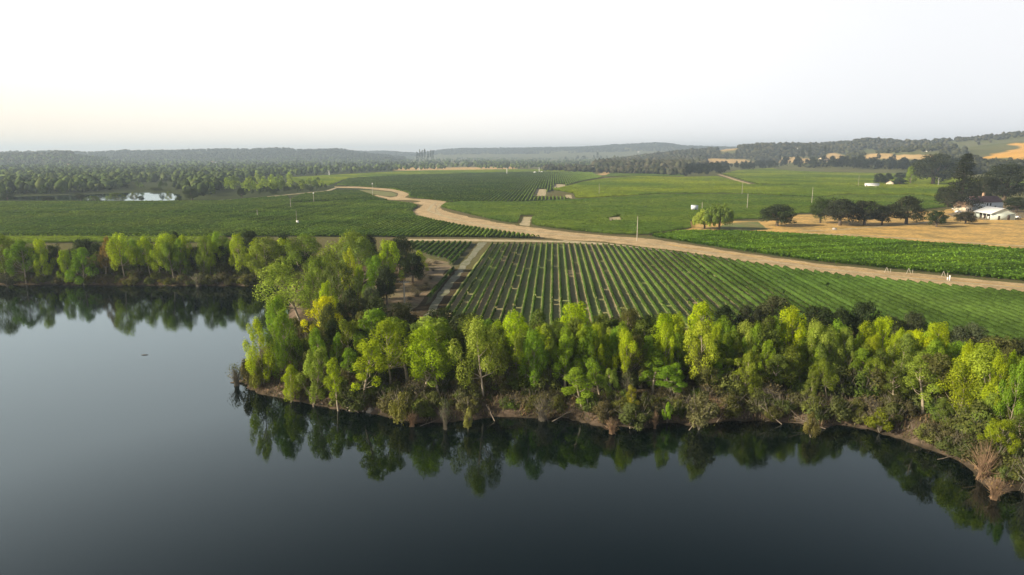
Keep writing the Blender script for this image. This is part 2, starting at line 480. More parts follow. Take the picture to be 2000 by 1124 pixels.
# ------------------------------------------------------------------ ground
GOLD_PX = [  # golden patches far off (image outlines of the patches on the slopes)
    [(1915, 309), (1960, 297), (2000, 287), (2400, 275), (2400, 318), (2000, 311)],
    [(1930, 283), (1975, 272), (2000, 270), (2400, 266), (2400, 284), (2000, 286)],
    [(1865, 279), (1905, 278), (1905, 285), (1870, 285)],
    [(1603, 316), (1610, 304), (1632, 299), (1650, 305), (1647, 316)],
    [(1685, 309), (1692, 301), (1770, 302), (1830, 303), (1830, 311), (1740, 313)],
    [(1380, 318), (1380, 312), (1450, 312), (1480, 318)],
    [(1520, 319), (1525, 308), (1580, 309), (1585, 318)],
    [(770, 334), (778, 327), (850, 327), (1010, 326), (1010, 332), (850, 333)],
    [(1170, 342), (1180, 332), (1230, 326), (1260, 332), (1330, 338), (1330, 345)],
    [(1405, 291), (1440, 289), (1440, 294), (1410, 296)],
]

def grid_mesh(xs, ys, name):
    X, Y = np.meshgrid(xs, ys)
    nx, ny = len(xs), len(ys)
    h = H(X, Y)
    s = np.full(X.shape, 999.0)
    near = (Y < 420)
    s[near] = shore_s(X[near], Y[near])
    t = np.clip(s / 4.0, 0, 1)
    hb = np.where(s < 0, WATER_Z + np.maximum(s, -8) * .4, WATER_Z * (1 - t ** .75))
    Z = np.where(s < 4.0, hb + (vnoise(X * .7, Y * .7, 77) - .5) * .35 * (s > -1) * (s < 3.9), h)
    # colours
    c = np.zeros(X.shape + (3,))
    n1 = fnoise(X / 40, Y / 40, 11)[..., None]
    grass = np.array((.11, .125, .05)); soil = np.array((.15, .12, .07))
    c[:] = grass * (1 - n1) + soil * n1
    r = np.hypot(X, Y)
    farc = np.array((.10, .125, .055)) * (1 - n1) + np.array((.16, .15, .07)) * n1
    c = np.where((r > 1300)[..., None], farc, c)
    c = np.where(((X < -.13 * Y - 60) & (Y > 560))[..., None], np.array((.055, .07, .032)) * (.7 + .6 * n1), c)
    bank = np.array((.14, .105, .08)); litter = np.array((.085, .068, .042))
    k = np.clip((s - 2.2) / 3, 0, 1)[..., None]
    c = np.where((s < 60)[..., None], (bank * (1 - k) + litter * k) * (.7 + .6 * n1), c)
    c = np.where((s < .4)[..., None], np.array((.05, .042, .03)), c)  # dark lake bed; undercut bank's shade painted as a dark rim at the waterline
    # golden patches far away
    far = r > 1300
    if far.any():
        dpt = depth(X, Y, Z); dpt = np.where(dpt < 1, 1, dpt)
        PX = 1000 + FPX * X / dpt
        PY = 562 - FPX * (Y * UP[1] + (Z - CAMZ) * UP[2]) / dpt
        PYj = PY + (fnoise(X / 50, Y / 50, 21) - .5) * 4
        for P in GOLD_PX:
            ins = poly_sdf(PX, PYj, np.array(P, float)) < 0
            near_ok = (np.abs(r - 1750) < 700) if P[0][0] > 1850 else True
            g = ins & far
            g = g & near_ok
            c[g] = np.array((.62, .36, .10) if P[0][0] > 1850 else (.52, .37, .18)) * (.75 + .5 * n1[g])
    i = np.arange(ny - 1)[:, None] * nx + np.arange(nx - 1)[None]
    q = np.stack([i, i + 1, i + nx + 1, i + nx], -1).reshape(-1, 4)
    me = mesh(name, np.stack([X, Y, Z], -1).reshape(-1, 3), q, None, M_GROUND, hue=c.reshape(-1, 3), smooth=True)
    return ob(name, me, kind='structure')

def spread(a, b, n, p):  # coarse coordinates growing away from a
    t = (np.arange(1, n + 1) / n) ** p
    return a + (b - a) * t
xs = np.concatenate([spread(-205, -9000, 40, 2.6)[::-1], np.arange(-205, 175.1, 1.25), spread(175.2, 9000, 40, 2.6)])
ys = np.concatenate([spread(52, -380, 16, 1.8)[::-1], np.arange(52, 268, 1.25), spread(268, 1300, 34, 1.6)])
grid_mesh(xs, ys, "ground")
xs2 = np.concatenate([spread(-2600, -9000, 30, 2)[::-1], np.arange(-2600, 2601, 14), spread(2601, 9000, 30, 2)])
ys2 = np.concatenate([np.arange(1300, 2700, 22), np.geomspace(2700, 12000, 60)])
grid_mesh(xs2, ys2, "hills")

lw = MB().add([(-1500, -380, WATER_Z), (420, -380, WATER_Z), (420, 300, WATER_Z), (-1500, 300, WATER_Z)], [(0, 1, 2, 3)])
ob("lake_water", lw.build("lake_water", M_WATER), kind='structure')

def resample(P, step, close=True, jit=0.0, seed=0):
    out = []
    n = len(P)
    for i in range(n if close else n - 1):
        a = np.array(P[i][:2], float); b = np.array(P[(i + 1) % n][:2], float)
        L = np.linalg.norm(b - a); m = max(1, int(L / step))
        nrm = np.array([-(b - a)[1], (b - a)[0]]) / (L + 1e-9)
        for k in range(m):
            p = a + (b - a) * k / m
            j = (vnoise(p[0] * .25, p[1] * .25, seed) - .5 + .5 * (vnoise(p[0] * .8, p[1] * .8, seed + 4) - .5)) * 2 * jit
            out.append(p + nrm * j)
    if not close: out.append(np.array(P[-1][:2], float))
    return out

def sheet(name, pxpoly, z, mat, step=3.0, jit=.5, kind='structure', world=False):
    P = pxpoly if world else [G(a, b)[:2] for a, b in pxpoly]
    pts = resample(P, step, True, jit, len(name))
    bm = bmesh.new()
    f = bm.faces.new([bm.verts.new((p[0], p[1], z)) for p in pts])
    if f.calc_area() > 0: f.normal_update()
    if f.normal.z < 0: f.normal_flip()
    bmesh.ops.triangulate(bm, faces=[f], ngon_method='EAR_CLIP')
    me = bpy.data.meshes.new(name); bm.to_mesh(me); bm.free(); me.materials.append(mat)
    return ob(name, me, kind=kind)

def strip(name, pxline, width, z, mat, jit=.3):
    P = [G(a, b)[:2] for a, b in pxline]
    pts = np.array(resample(P, 3.0, False, jit, len(name)))
    d = np.gradient(pts, axis=0); d /= np.linalg.norm(d, axis=1, keepdims=True) + 1e-9
    nn = np.stack([-d[:, 1], d[:, 0]], 1)
    w = width * .5 * (.75 + .5 * vnoise(pts[:, 0] * .3, pts[:, 1] * .3, 8))[:, None]
    L = pts + nn * w; Rr = pts - nn * w
    n = len(pts)
    V = np.zeros((2 * n, 3)); V[:n, :2] = Rr; V[n:, :2] = L; V[:, 2] = z
    q = [(i, i + 1, n + i + 1, n + i) for i in range(n - 1)]
    return ob(name, mesh(name, V, q, None, mat), kind='structure')

AZ = math.atan2(*rays(1082, 301)[:2])
SP = 2.6
M_ROWG = row_ground("vineyard_floor_striped", AZ, SP)

ROAD_T = [(2300, 570), (2150, 563), (2000, 554), (1900, 545), (1750, 531), (1600, 516), (1500, 502), (1400, 487), (1330, 476), (1262, 466), (1200, 462),
          (1130, 456), (1050, 446), (980, 437), (925, 426), (880, 416), (858, 407), (868, 398), (872, 393), (850, 391), (822, 393)]
ROAD_B = [(806, 397), (826, 401), (818, 407), (803, 413), (815, 422), (850, 431), (900, 441), (980, 453), (1050, 463), (1100, 469), (1180, 475), (1250, 484), (1350, 497), (1450, 513), (1550, 529), (1650, 542), (1750, 551), (1900, 566), (2000, 576), (2150, 590), (2300, 602)]
ROAD_B = [(a, b - 2.5 if a > 1150 else b) for a, b in ROAD_B]
sheet("dirt_road", ROAD_T + ROAD_B, .03, M_DIRT, jit=1.2)
strip("grass_verge", [(1300, 478), (1400, 492), (1500, 506), (1600, 520), (1700, 532), (1800, 543), (1900, 552), (2100, 570)], 1.3, .052, M_GOLD, 1.2)
strip("road_berm", [(1100, 470.5), (1180, 476), (1250, 485), (1350, 498), (1450, 514), (1550, 530), (1650, 543)], 2.6, .05, M_DIRTP)
M_RUT = plain("worn_rut", (.30, .225, .135), .95, .4, 1.2, .2, (.42, .33, .2), .2)
for dy in (0, 2.2):
    strip("wheel_rut", [(1050, 452 + dy), (1130, 461 + dy * 1.1), (1240, 472 + dy * 1.2), (1400, 494 + dy * 1.5), (1600, 522 + dy * 2), (1800, 542 + dy * 2.3), (2000, 559 + dy * 2.6), (2200, 575 + dy * 3)], .55, .06, M_RUT, .25)
    strip("wheel_rut", [(985, 443 + dy), (930, 434 + dy), (880, 422 + dy), (850, 412 + dy), (853, 404 + dy), (848, 396 + dy)], .6, .061, M_RUT, .25)
strip("tyre_track", [(1260, 475), (1400, 497), (1600, 525), (1800, 546), (2000, 563), (2200, 580)], 1.6, .055, M_DIRTP)
strip("tyre_track", [(1050, 455), (960, 444), (880, 427), (836, 412), (843, 402), (852, 396)], 2.2, .055, M_DIRTP)
strip("tyre_track", [(1240, 470), (1130, 462), (1000, 449), (920, 436), (860, 421), (850, 408), (862, 399)], 1.8, .057, M_DIRTP)
sheet("dirt_path", [(822, 393), (800, 391), (770, 391), (740, 389), (728, 384), (735, 381), (745, 383), (762, 386), (776, 384), (778, 378), (765, 374), (735, 371), (700, 368), (655, 367), (652, 365), (700, 365), (745, 368), (780, 371), (800, 380), (790, 386), (808, 389), (850, 391)], .034, M_DIRT, 6, .5)
strip("levee_track", [(655, 368), (640, 373), (590, 378), (520, 385), (460, 390), (400, 393), (330, 395), (150, 395), (-100, 396), (-300, 396)], 5, .036, M_DIRTP)
sheet("grass_island", [(700, 371), (735, 373), (765, 376), (775, 380), (772, 384), (750, 383), (722, 378)], .05, M_GREENG, 6)
sheet("headland", [(770, 467), (860, 467.5), (950, 468), (1040, 469), (1100, 471), (1180, 476), (1180, 478.5), (1100, 474.5), (1040, 473), (950, 472.5), (860, 471.5), (770, 470.5)], .04, M_DIRTP)
sheet("gravel_track", [(936, 474), (951, 474), (941, 486), (920, 511), (889, 553), (858, 596), (832, 640), (812, 650), (829, 618), (851, 580), (871, 553), (909, 508)], .045, M_GRAVEL)
sheet("dry_slope", [(835, 505), (872, 512), (880, 522), (860, 550), (832, 580), (808, 610), (760, 620), (745, 585), (780, 560), (810, 530)], .035, M_DRYB, jit=1)
sheet("dry_clearing", [(815, 618), (838, 620), (830, 650), (812, 655)], .05, M_GOLD)
sheet("dirt_access", [(1022, 424), (1048, 425), (1036, 428), (1034, 442), (1014, 440), (1022, 428)], .04, M_DIRTP)
sheet("dry_field", [(1335, 433), (1500, 432), (1560, 420), (1700, 417), (1840, 412), (1870, 405), (1880, 395), (2000, 395), (2400, 400), (2400, 515), (2000, 490), (1900, 481), (1800, 475), (1700, 467), (1600, 461), (1500, 456), (1440, 453), (1340, 451), (1300, 455), (1270, 461), (1262, 463), (1330, 450), (1352, 446)], .03, M_GOLD, jit=.8)
sheet("green_patch", [(1395, 447), (1420, 437), (1480, 433), (1490, 441), (1500, 449), (1440, 451)], .045, M_GREENG)
sheet("farmyard", [(1850, 420), (1870, 412), (1900, 400), (1980, 400), (2000, 404), (2300, 410), (2300, 425), (2000, 426), (1930, 430), (1880, 428)], .045, M_DRYB)
strip("field_track", [(1380, 455), (1500, 455), (1600, 457), (1700, 461), (1800, 468), (1900, 475), (2100, 487)], 3.0, .05, M_DIRTP)
strip("field_track", [(1560, 452), (1640, 449), (1720, 443), (1800, 436), (1860, 425)], 2.5, .05, M_DIRTP)
for P in ([(1048, 370), (1067, 370), (1066, 383), (1040, 383)], [(1085, 360), (1104, 361), (1104, 369), (1078, 368)], [(1104, 381), (1116, 381), (1118, 388), (1106, 387)],
          [(1644, 366), (1665, 363), (1700, 363), (1704, 367), (1660, 369)], [(1793, 376), (1822, 374), (1822, 384), (1808, 380)], [(1185, 426), (1212, 424), (1220, 433), (1190, 436)], [(1300, 493), (1325, 500), (1330, 514), (1310, 512)]):
    sheet("bare_patch", P, .05, M_DIRTP, 4, .8)
strip("hill_track", [(1403, 341), (1420, 346), (1440, 353), (1465, 360), (1500, 363)], 7, .06, M_DIRT)
sheet("pond_water", [(-60, 391), (60, 391.5), (180, 391.5), (250, 392.5), (300, 393), (348, 391.5), (356, 386), (350, 380), (320, 377), (250, 377), (180, 380), (60, 384), (-60, 386)], .05, M_WATER, 8, 1.5)

_O = "first second third fourth fifth sixth seventh eighth ninth tenth eleventh twelfth thirteenth fourteenth fifteenth sixteenth seventeenth eighteenth nineteenth".split()
_T = {20: "twent", 30: "thirt", 40: "fort", 50: "fift", 60: "sixt", 70: "sevent", 80: "eight", 90: "ninet"}
def ordinal(n):
    if n < 20: return _O[n - 1]
    if n >= 100: return "hundredth" if n == 100 else "hundred and " + ordinal(n - 100)
    t = _T[n // 10 * 10]
    return t + "ieth" if n % 10 == 0 else t + "y-" + _O[n % 10 - 1]
LM = [(516, "the tip poplar"), (627, "the golden yellow poplar"), (706, "the white trunked cottonwood"), (762, "the lone round lime cottonwood"), (858, "the isolated lime cottonwood"), (944, "the broad forked cottonwood"), (1010, "the narrow bright cottonwood top"),
      (1082, "the left slanting trunk"), (1140, "the double topped bright cottonwood"), (1223, "the grey snag"), (1288, "the bright central clump"), (1369, "the sunlit forked trunk"), (1451, "the slanting white trunk"), (1553, "the broad bright poplar"),
      (1624, "the pale leaved cottonwood"), (1722, "the fan topped poplar"), (1795, "the vivid yellow cottonwood"), (1876, "the leaning yellow green cottonwood"), (1935, "the largest cottonwood")]
LMF = [(14, "the left border"), (86, "the pointed green far tree"), (163, "the ball shaped far tree"), (206, "the rusty orange tree"), (244, "the tall lime far tree"), (326, "the middle of the inlet"), (424, "the right third of the inlet"), (472, "the narrow bare trunked tree"), (524, "the double orange flecked tree"), (602, "the inlet corner")]
def where(px, lms=LM):
    d, n = min(((px - a, b) for a, b in lms), key=lambda q: abs(q[0]))
    return ("left of " if d < -14 else "right of " if d > 14 else "below ") + n

# ------------------------------------------------------------------ vineyards
def poly_rows(P, az, spacing):
    P = np.array(P); u = np.array([sin(az), cos(az)]); v = np.array([cos(az), -sin(az)])
    pv = P @ v; pu = P @ u
    res = []
    for k in range(int(np.ceil(pv.min() / spacing)), int(np.floor(pv.max() / spacing)) + 1):
        c = k * spacing; xsn = []
        for i in range(len(P)):
            a, b = pv[i], pv[(i + 1) % len(P)]
            if (a > c) != (b > c):
                t = (c - a) / (b - a); xsn.append(pu[i] + t * (pu[(i + 1) % len(P)] - pu[i]))
        xsn.sort()
        for j in range(0, len(xsn) - 1, 2):
            if xsn[j + 1] - xsn[j] > 4: res.append((c, xsn[j], xsn[j + 1]))
    return res, u, v

def row_geo(c, a, b, u, v, w, h, step, dens, leaf, thin=0.0, gap=None):
    """one vine row: a ragged hedge core and leaf sprays round it; returns V,q,tint"""
    n = max(2, int((b - a) / step) + 1)
    s = np.linspace(a, b, n)
    base = u[None] * s[:, None] + v[None] * c
    nz = rng.uniform(.65, 1.25, (n, 1)) * (0.8 + .4 * vnoise(base[:, 0] / 9, base[:, 1] / 9, 3))[:, None]
    keep = np.ones(n)
    if gap is not None:
        gp = gap * np.clip(1.15 - np.maximum(base[:, 0], 0) / 95, .0, 1.1); keep = (fnoise(base[:, 0] / 6 + c * 2.3, base[:, 1] / 6, 40) > gp).astype(float)
        keep = keep * (rng.uniform(size=n) > gp * .22)
    offs = np.array([-.42, -.5, 0, .5, .42]) * w; zz = np.array([.25, .7, 1.0, .7, .25]) * h
    V = np.zeros((n, 5, 3))
    lat = offs[None] * nz * (1 - thin) * rng.uniform(.75, 1.25, (n, 5)) + rng.normal(0, .06, (n, 1))
    V[..., :2] = base[:, None, :] + v[None, None] * lat[..., None]
    V[..., 2] = zz[None] * (0.25 + .75 * keep[:, None]) * (.9 + .2 * rng.uniform(size=(n, 5))) * np.where(nz > 1.3, 1.1, 1)
    V[..., :2] += u[None, None] * rng.normal(0, .15 * step, (n, 5, 1))
    i = np.arange(n - 1)[:, None] * 5 + np.arange(4)[None]
    m = (keep[:-1] > .5)[:, None] & np.ones((1, 4), bool)
    q = np.stack([i, i + 5, i + 6, i + 1], -1)[m]
    VV = [V.reshape(-1, 3)]; Q = [q]
    T = [np.repeat(np.clip(rng.normal(.3, .12, n), 0, 1), 5)]
    if dens > 0:
        nl = int((b - a) * dens)
        sl = rng.uniform(a, b, nl)
        kk = keep[np.clip(((sl - a) / (b - a) * (n - 1)).astype(int), 0, n - 1)] > .5
        sl = sl[kk]; nl = len(sl)
        th = rng.uniform(-.3, pi + .3, nl)
        cx = np.cos(th) * w * .52 * rng.uniform(.7, 1.15, nl); cz = h * .45 + np.sin(th) * h * .58 * rng.uniform(.75, 1.12, nl)
        C = np.zeros((nl, 3)); C[:, :2] = u[None] * sl[:, None] + v[None] * (c + cx)[:, None]; C[:, 2] = np.maximum(cz, .15)
        Nn = np.zeros((nl, 3)); Nn[:, :2] = v[None] * np.cos(th)[:, None]; Nn[:, 2] = np.sin(th)
        Nn += rng.normal(0, .45, (nl, 3))
        lv, lq = leaf_quads(C, Nn, leaf * rng.uniform(.6, 1.4, nl))
        VV.append(lv); Q.append(lq + n * 5)
        T.append(np.repeat(np.clip(rng.normal(.5, .22, nl), 0, 1), 4))
    return np.concatenate(VV), np.concatenate(Q), np.concatenate(T)

def block_rows(P, az, mat, label, group, w, h, step, dens, leaf, spacing=SP, gap=None, world=False, rev=False, grow=False):
    P = P if world else [G(a, b)[:2] for a, b in P]
    rows, u, v = poly_rows(P, az, spacing)
    if rev: rows = rows[::-1]
    for ri, (c, a, b) in enumerate(rows):
        a += rng.uniform(0, 1.2); b -= rng.uniform(0, 1.2)
        V, q, T = row_geo(c, a, b, u, v, w, h, step, dens, leaf, gap=gap) if not grow else row_geo(c, a, b, u, v, w * (1 + .75 * min(1, max(0, (c - 15) / 70))), h * (1 + .55 * min(1, max(0, (c - 15) / 70))), step, dens + 4 * min(1, max(0, c / 70)), leaf, gap=gap)
        o0 = np.array([*(u * a + v * c), 0])
        T = np.clip(T + rng.normal(0, .10) + (fnoise(V[:, 0] / 18, V[:, 1] / 18, 70) - .5) * .7, 0, 1)
        me = mesh("vine_row", V - o0, q, None, mat, tint=T)
        ob("vine_row", me, loc=o0, label=label.replace("NTH", ordinal(ri + 1)), cat="vine row", group=group)
    return len(rows)

def block_stuff(P, az, mat, w, h, step, dens, leaf, spacing=SP, gap=None, holes=(), name="vineyard"):
    P = [G(a, b)[:2] for a, b in P]
    rows, u, v = poly_rows(P, az, spacing)
    HL = [np.array([G(a, b)[:2] for a, b in hp]) for hp in holes]
    VV, Q, T, n = [], [], [], 0
    for c, a, b in rows:
        V, q, t = row_geo(c, a, b, u, v, w, h, step, dens, leaf, gap=gap)
        if HL:
            ctr = V[q].mean(1)
            ok = np.ones(len(q), bool)
            for hp in HL: ok &= poly_sdf(ctr[:, 0], ctr[:, 1], hp) > 0
            q = q[ok]
        VV.append(V); Q.append(q + n); T.append(t); n += len(V)
    me = mesh(name, np.concatenate(VV), np.concatenate(Q), None, mat, tint=np.concatenate(T))
    ob(name, me, kind='stuff')
    return n

# floors under the vines
FRONT = [(959, 476), (1100, 477), (1180, 479), (1250, 485.5), (1350, 498.5), (1450, 514), (1550, 529.5), (1650, 542), (1750, 552), (1900, 566.5), (2000, 576), (2250, 601),
         (2350, 700), (2100, 690), (1980, 672), (1880, 660), (1700, 650), (1500, 640), (1250, 642), (1000, 640), (870, 640), (870, 600), (902, 553), (933, 510)]
FRONT_L = [(800, 474), (930, 476), (905, 505), (872, 545), (840, 590), (830, 596), (850, 560), (882, 520), (872, 508), (838, 500), (805, 490)]
WEDGE = [(560, 400), (640, 396), (700, 393), (770, 396), (806, 400), (815, 404), (803, 414), (812, 424), (850, 433), (900, 443), (980, 455), (1050, 465), (1068, 467.5), (950, 465), (860, 464), (700, 464), (560, 463), (430, 464), (430, 425)]
WEDGE2 = [(560, 397), (590, 381), (660, 374), (700, 374), (735, 387), (760, 393), (700, 391), (640, 393)]
LEFTB = [(-500, 400), (0, 397), (300, 396), (430, 395), (560, 385), (570, 398), (500, 416), (-500, 421)]
LEFTC = [(-500, 424), (500, 419), (440, 425), (425, 464), (0, 462), (-500, 463)]
LEFTD = [(-500, 466), (420, 468), (420, 475), (-500, 478)]
RSTRIP = [(1268, 463.5), (1335, 454.5), (1440, 455.5), (1500, 458), (1600, 463.5), (1700, 470), (1800, 477.5), (1900, 484), (2000, 492.5), (2350, 520), (2350, 566), (2150, 560), (2000, 551), (1900, 542), (1750, 528), (1600, 513), (1500, 499.5), (1400, 484.5), (1330, 473.5)]
CENT_LOW = [(870, 400), (900, 397), (1020, 398), (1150, 391), (1300, 382), (1450, 382), (1600, 390), (1640, 384), (1800, 384), (1850, 392), (1860, 404), (1800, 411), (1640, 416), (1560, 418), (1480, 429), (1345, 432), (1348, 446), (1262, 460), (1200, 459), (1130, 453), (1050, 443), (1040, 440), (1040, 427), (1050, 422), (1015, 422), (1010, 438), (980, 434), (930, 423), (885, 412), (862, 406)]
CENT_UP = [(1125, 388), (1120, 379), (1080, 372), (1108, 366), (1140, 357), (1180, 351), (1250, 346), (1330, 348), (1400, 346), (1460, 362), (1500, 364), (1560, 364), (1640, 362), (1720, 370), (1850, 366), (1900, 366), (1850, 390), (1800, 382), (1640, 381), (1600, 387), (1450, 379), (1300, 379), (1150, 388)]
FAR_C = [(660, 362), (680, 350), (800, 343), (1000, 338), (1150, 336), (1178, 347), (1130, 356), (1104, 364), (1040, 386), (1100, 386), (1115, 392), (1010, 396), (880, 396), (800, 386), (800, 378), (760, 369), (700, 365)]
FAR_L = [(560, 349), (640, 344), (800, 335), (1000, 332), (1140, 333), (1140, 335), (1000, 337), (800, 342), (680, 349), (640, 364), (580, 358)]
YEL = [(1412, 341), (1440, 334), (1500, 330), (1600, 330), (1760, 335), (1775, 340), (1900, 346), (2150, 356), (2150, 372), (1900, 364), (1850, 365), (1720, 369), (1660, 362), (1560, 362), (1480, 361)]
FAR_R = [(1180, 346), (1200, 337), (1330, 337), (1335, 345), (1250, 345)]
sheet("vineyard_floor", FRONT, .02, M_ROWG, 4, .3)
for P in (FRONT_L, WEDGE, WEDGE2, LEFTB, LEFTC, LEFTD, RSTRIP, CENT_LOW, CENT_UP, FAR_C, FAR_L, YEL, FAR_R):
    sheet("vineyard_floor", P, .022, M_VINESOIL, 8, .3)

n_rows = 0
n_rows += block_rows(FRONT, AZ, M_VINE_NEAR, "thin trellised vine row, NTH to the right of the gravel track", "vine rows of the near vineyard", .64, .95, 1.0, 12, .3, gap=.075, grow=True)
n_rows += block_rows(FRONT_L, AZ, M_VINE_NEAR, "short vine row, NTH to the left of the gravel track", "short vine rows left of the gravel track", 1.0, 1.4, 1.0, 12, .42, gap=.2, rev=True)
n_rows += block_rows(WEDGE, AZ, M_VINE, "dense vine row inside the road bend, NTH counted from the right corner", "vine rows of the vineyard inside the road bend", 1.7, 1.7, 1.6, 7, .65, spacing=SP, rev=True)
AZR = AZ + R_(72)
n_rows += block_rows(RSTRIP, AZR, M_VINE_RIGHT, "bright green vine row, NTH across the strip between dirt road and golden field", "vine rows between road and dry field", 1.9, 1.7, 1.4, 9, .75)
print("rows", n_rows)
AZC = AZ + R_(84)
block_stuff(LEFTB, AZ + R_(6), M_VINE, 1.5, 1.8, 3, 1.2, .9, spacing=SP)
block_stuff(LEFTC, AZ + R_(6), M_VINE, 1.45, 1.8, 2.5, 1.8, .8, spacing=SP)
block_stuff(LEFTD, AZR, M_VINE_YEL, 1.8, 1.8, 2.5, 3, .8, spacing=SP)
block_stuff(WEDGE2, AZ, M_VINE, 1.5, 1.7, 3, 1, .9)
block_stuff(CENT_LOW, AZC, M_VINE, 1.3, 1.8, 2.5, 2.0, .8, gap=.13, holes=[[(1185, 426), (1212, 424), (1220, 433), (1190, 436)]])
block_stuff(CENT_UP, AZC, M_VINE_YEL, 1.8, 2.0, 4, .7, 1.1, spacing=SP * 1.35)
block_stuff(FAR_C, AZ, M_VINE, 1.7, 1.9, 6, .35, 1.2, spacing=SP * 1.35, holes=[[(1048, 370), (1067, 370), (1066, 383), (1040, 383)], [(1085, 360), (1104, 361), (1104, 369), (1078, 368)]])
block_stuff(FAR_L, AZC, M_VINE_YEL, 3, 1.9, 8, .1, 1.5, spacing=SP * 2)
block_stuff(YEL, AZC, M_VINE_YEL, 3.2, 1.9, 7, .2, 1.6, spacing=SP * 1.7)
block_stuff(FAR_R, AZC, M_VINE, 3, 1.9, 8, .1, 1.5, spacing=SP * 2)

# ------------------------------------------------------------------ tree kinds
def crown_mesh(name, clumps, nleaf, leaf, mat=None, aspect=1.0, up=.35, droop=False, clump_tint=.5):
    """clumps: list of (x,y,z,rx,rz)"""
    cl = np.array(clumps); k = len(cl)
    wgt = cl[:, 3] ** 2; wgt /= wgt.sum()
    idx = rng.choice(k, nleaf, p=wgt)
    d = rng.normal(size=(nleaf, 3)); d[:, 2] += .25; d /= np.linalg.norm(d, axis=1, keepdims=True)
    rr = rng.uniform(.3, 1, nleaf) ** .4
    rr *= 1 + .25 * rng.normal(size=nleaf) * (rng.uniform(size=nleaf) > .8)
    C = cl[idx, :3] + d * rr[:, None] * np.stack([cl[idx, 3], cl[idx, 3], cl[idx, 4]], 1)
    Nn = d + rng.normal(0, .38, (nleaf, 3)); Nn[:, 2] += up
    if droop: Nn[:, 2] *= .15
    Nn /= np.linalg.norm(Nn, axis=1, keepdims=True)
    V, q = leaf_quads(C, Nn, leaf * rng.uniform(.6, 1.4, nleaf), aspect)
    ct = rng.uniform(size=k)
    T = np.clip(ct[idx] * clump_tint + rng.uniform(size=nleaf) * (1 - clump_tint), 0, 1)
    return mesh(name, V, q, None, mat or M_LEAF, tint=np.repeat(T, 4))

def limb(mb, a, b, r0, r1, sag=.1, sides=5):
    a = np.array(a, float); b = np.array(b, float); m = (a + b) / 2
    m[:2] += (b - a)[:2] * .12; m[2] -= sag * np.linalg.norm(b - a)
    m += rng.normal(0, .03, 3) * np.linalg.norm(b - a)
    mb.tube([a, m, b], [r0, (r0 + r1) / 2, r1], sides)

def cottonwood(i, Ht=16, W=8.5, cb=.4, k=18, nleaf=5200, leaf=.36, lean=0.06, bark=None, puff=(.15, .2), multi=False):
    mb = MB()
    lx, ly = rng.normal(0, lean, 2) * Ht
    top = np.array([lx, ly, Ht * .86])
    fork = np.array([lx * .3, ly * .3, Ht * cb * .9])
    mb.tube([(0, 0, -.6), fork * np.array([.5, .5, .45]) + rng.normal(0, .1, 3), fork, (fork + top) / 2 + rng.normal(0, .25, 3), top], [.26, .21, .17, .1, .03], 7)
    cl = [(top[0], top[1], Ht * .9, W * .14, Ht * .1)]
    for j in range(k):
        t = (j + .5) / k
        zf = cb + (.93 - cb) * (t ** .9)
        prof = math.sin(pi * min(1, max(.06, (zf - cb + .10) / (1.07 - cb))) ** .8) ** .7
        ang = j * 2.39996 + rng.uniform(-.5, .5)
        rad = W * .5 * prof * rng.uniform(.4, 1.14)
        rc = W * rng.uniform(*puff)
        ctr = np.array([fork[0] + (top - fork)[0] * t + cos(ang) * rad, fork[1] + (top - fork)[1] * t + sin(ang) * rad, Ht * zf])
        cl.append((*ctr, rc * .92, rc * rng.uniform(1.1, 1.7)))
        zs = max(fork[2] * .9, ctr[2] - rad * 1.1 - 1)
        s = fork + (top - fork) * np.clip((zs - fork[2]) / (top[2] - fork[2]), 0, .9)
        limb(mb, s, ctr, .085, .025)
    return crown_mesh("crown", cl, nleaf, leaf), mb.build("trunk", bark or M_BARK, smooth=True)

def oak(i, Ht=11, W=12, cb=.16, k=44, nleaf=7500, leaf=.36):
    mb = MB(); cl = []
    fork = np.array([0, 0, Ht * .25])
    mb.tube([(0, 0, -.6), (.1, 0, Ht * .12), fork], [.5, .4, .36], 8)
    for j in range(k):
        u_ = rng.uniform(-.8, 1); ang = j * 2.39996 + rng.uniform(-.3, .3)
        rh = math.sqrt(max(0.02, 1 - max(u_, 0) ** 2)) * rng.uniform(.35, .86)
        rc = W * rng.uniform(.1, .16)
        ctr = np.array([cos(ang) * W * .42 * rh, sin(ang) * W * .42 * rh, Ht * (.5 + u_ * .38)])
        cl.append((*ctr, rc * rng.uniform(.75, 1.2), rc * rng.uniform(.6, 1)))
        if j % 2 == 0: limb(mb, fork, ctr, .16, .04)
    return crown_mesh("crown", cl, nleaf, leaf, clump_tint=.6), mb.build("trunk", M_BARKD, smooth=True)

def shrub(i, Ht=4, W=4.5, k=12, nleaf=2600, leaf=.25, twigs=26):
    mb = MB(); cl = []
    for j in range(k):
        ang = j * 2.39996; rad = W * .38 * math.sqrt((j + .3) / k); z = Ht * rng.uniform(.25, .8) * (1.1 - .5 * rad / (W * .5))
        rc = W * rng.uniform(.12, .22); cl.append((cos(ang) * rad, sin(ang) * rad, z, rc, rc * rng.uniform(.9, 1.5)))
    for j in range(twigs):
        a = rng.uniform(0, 2 * pi); s = rng.uniform(.2, .55)
        mb.tube([(0, 0, -.3), (cos(a) * W * s * .5, sin(a) * W * s * .5, Ht * .45), (cos(a) * W * s, sin(a) * W * s, Ht * rng.uniform(.6, 1.02))], [.05, .035, .012], 3)
    return crown_mesh("foliage", cl, nleaf, leaf), mb.build("stems", M_TWIG)

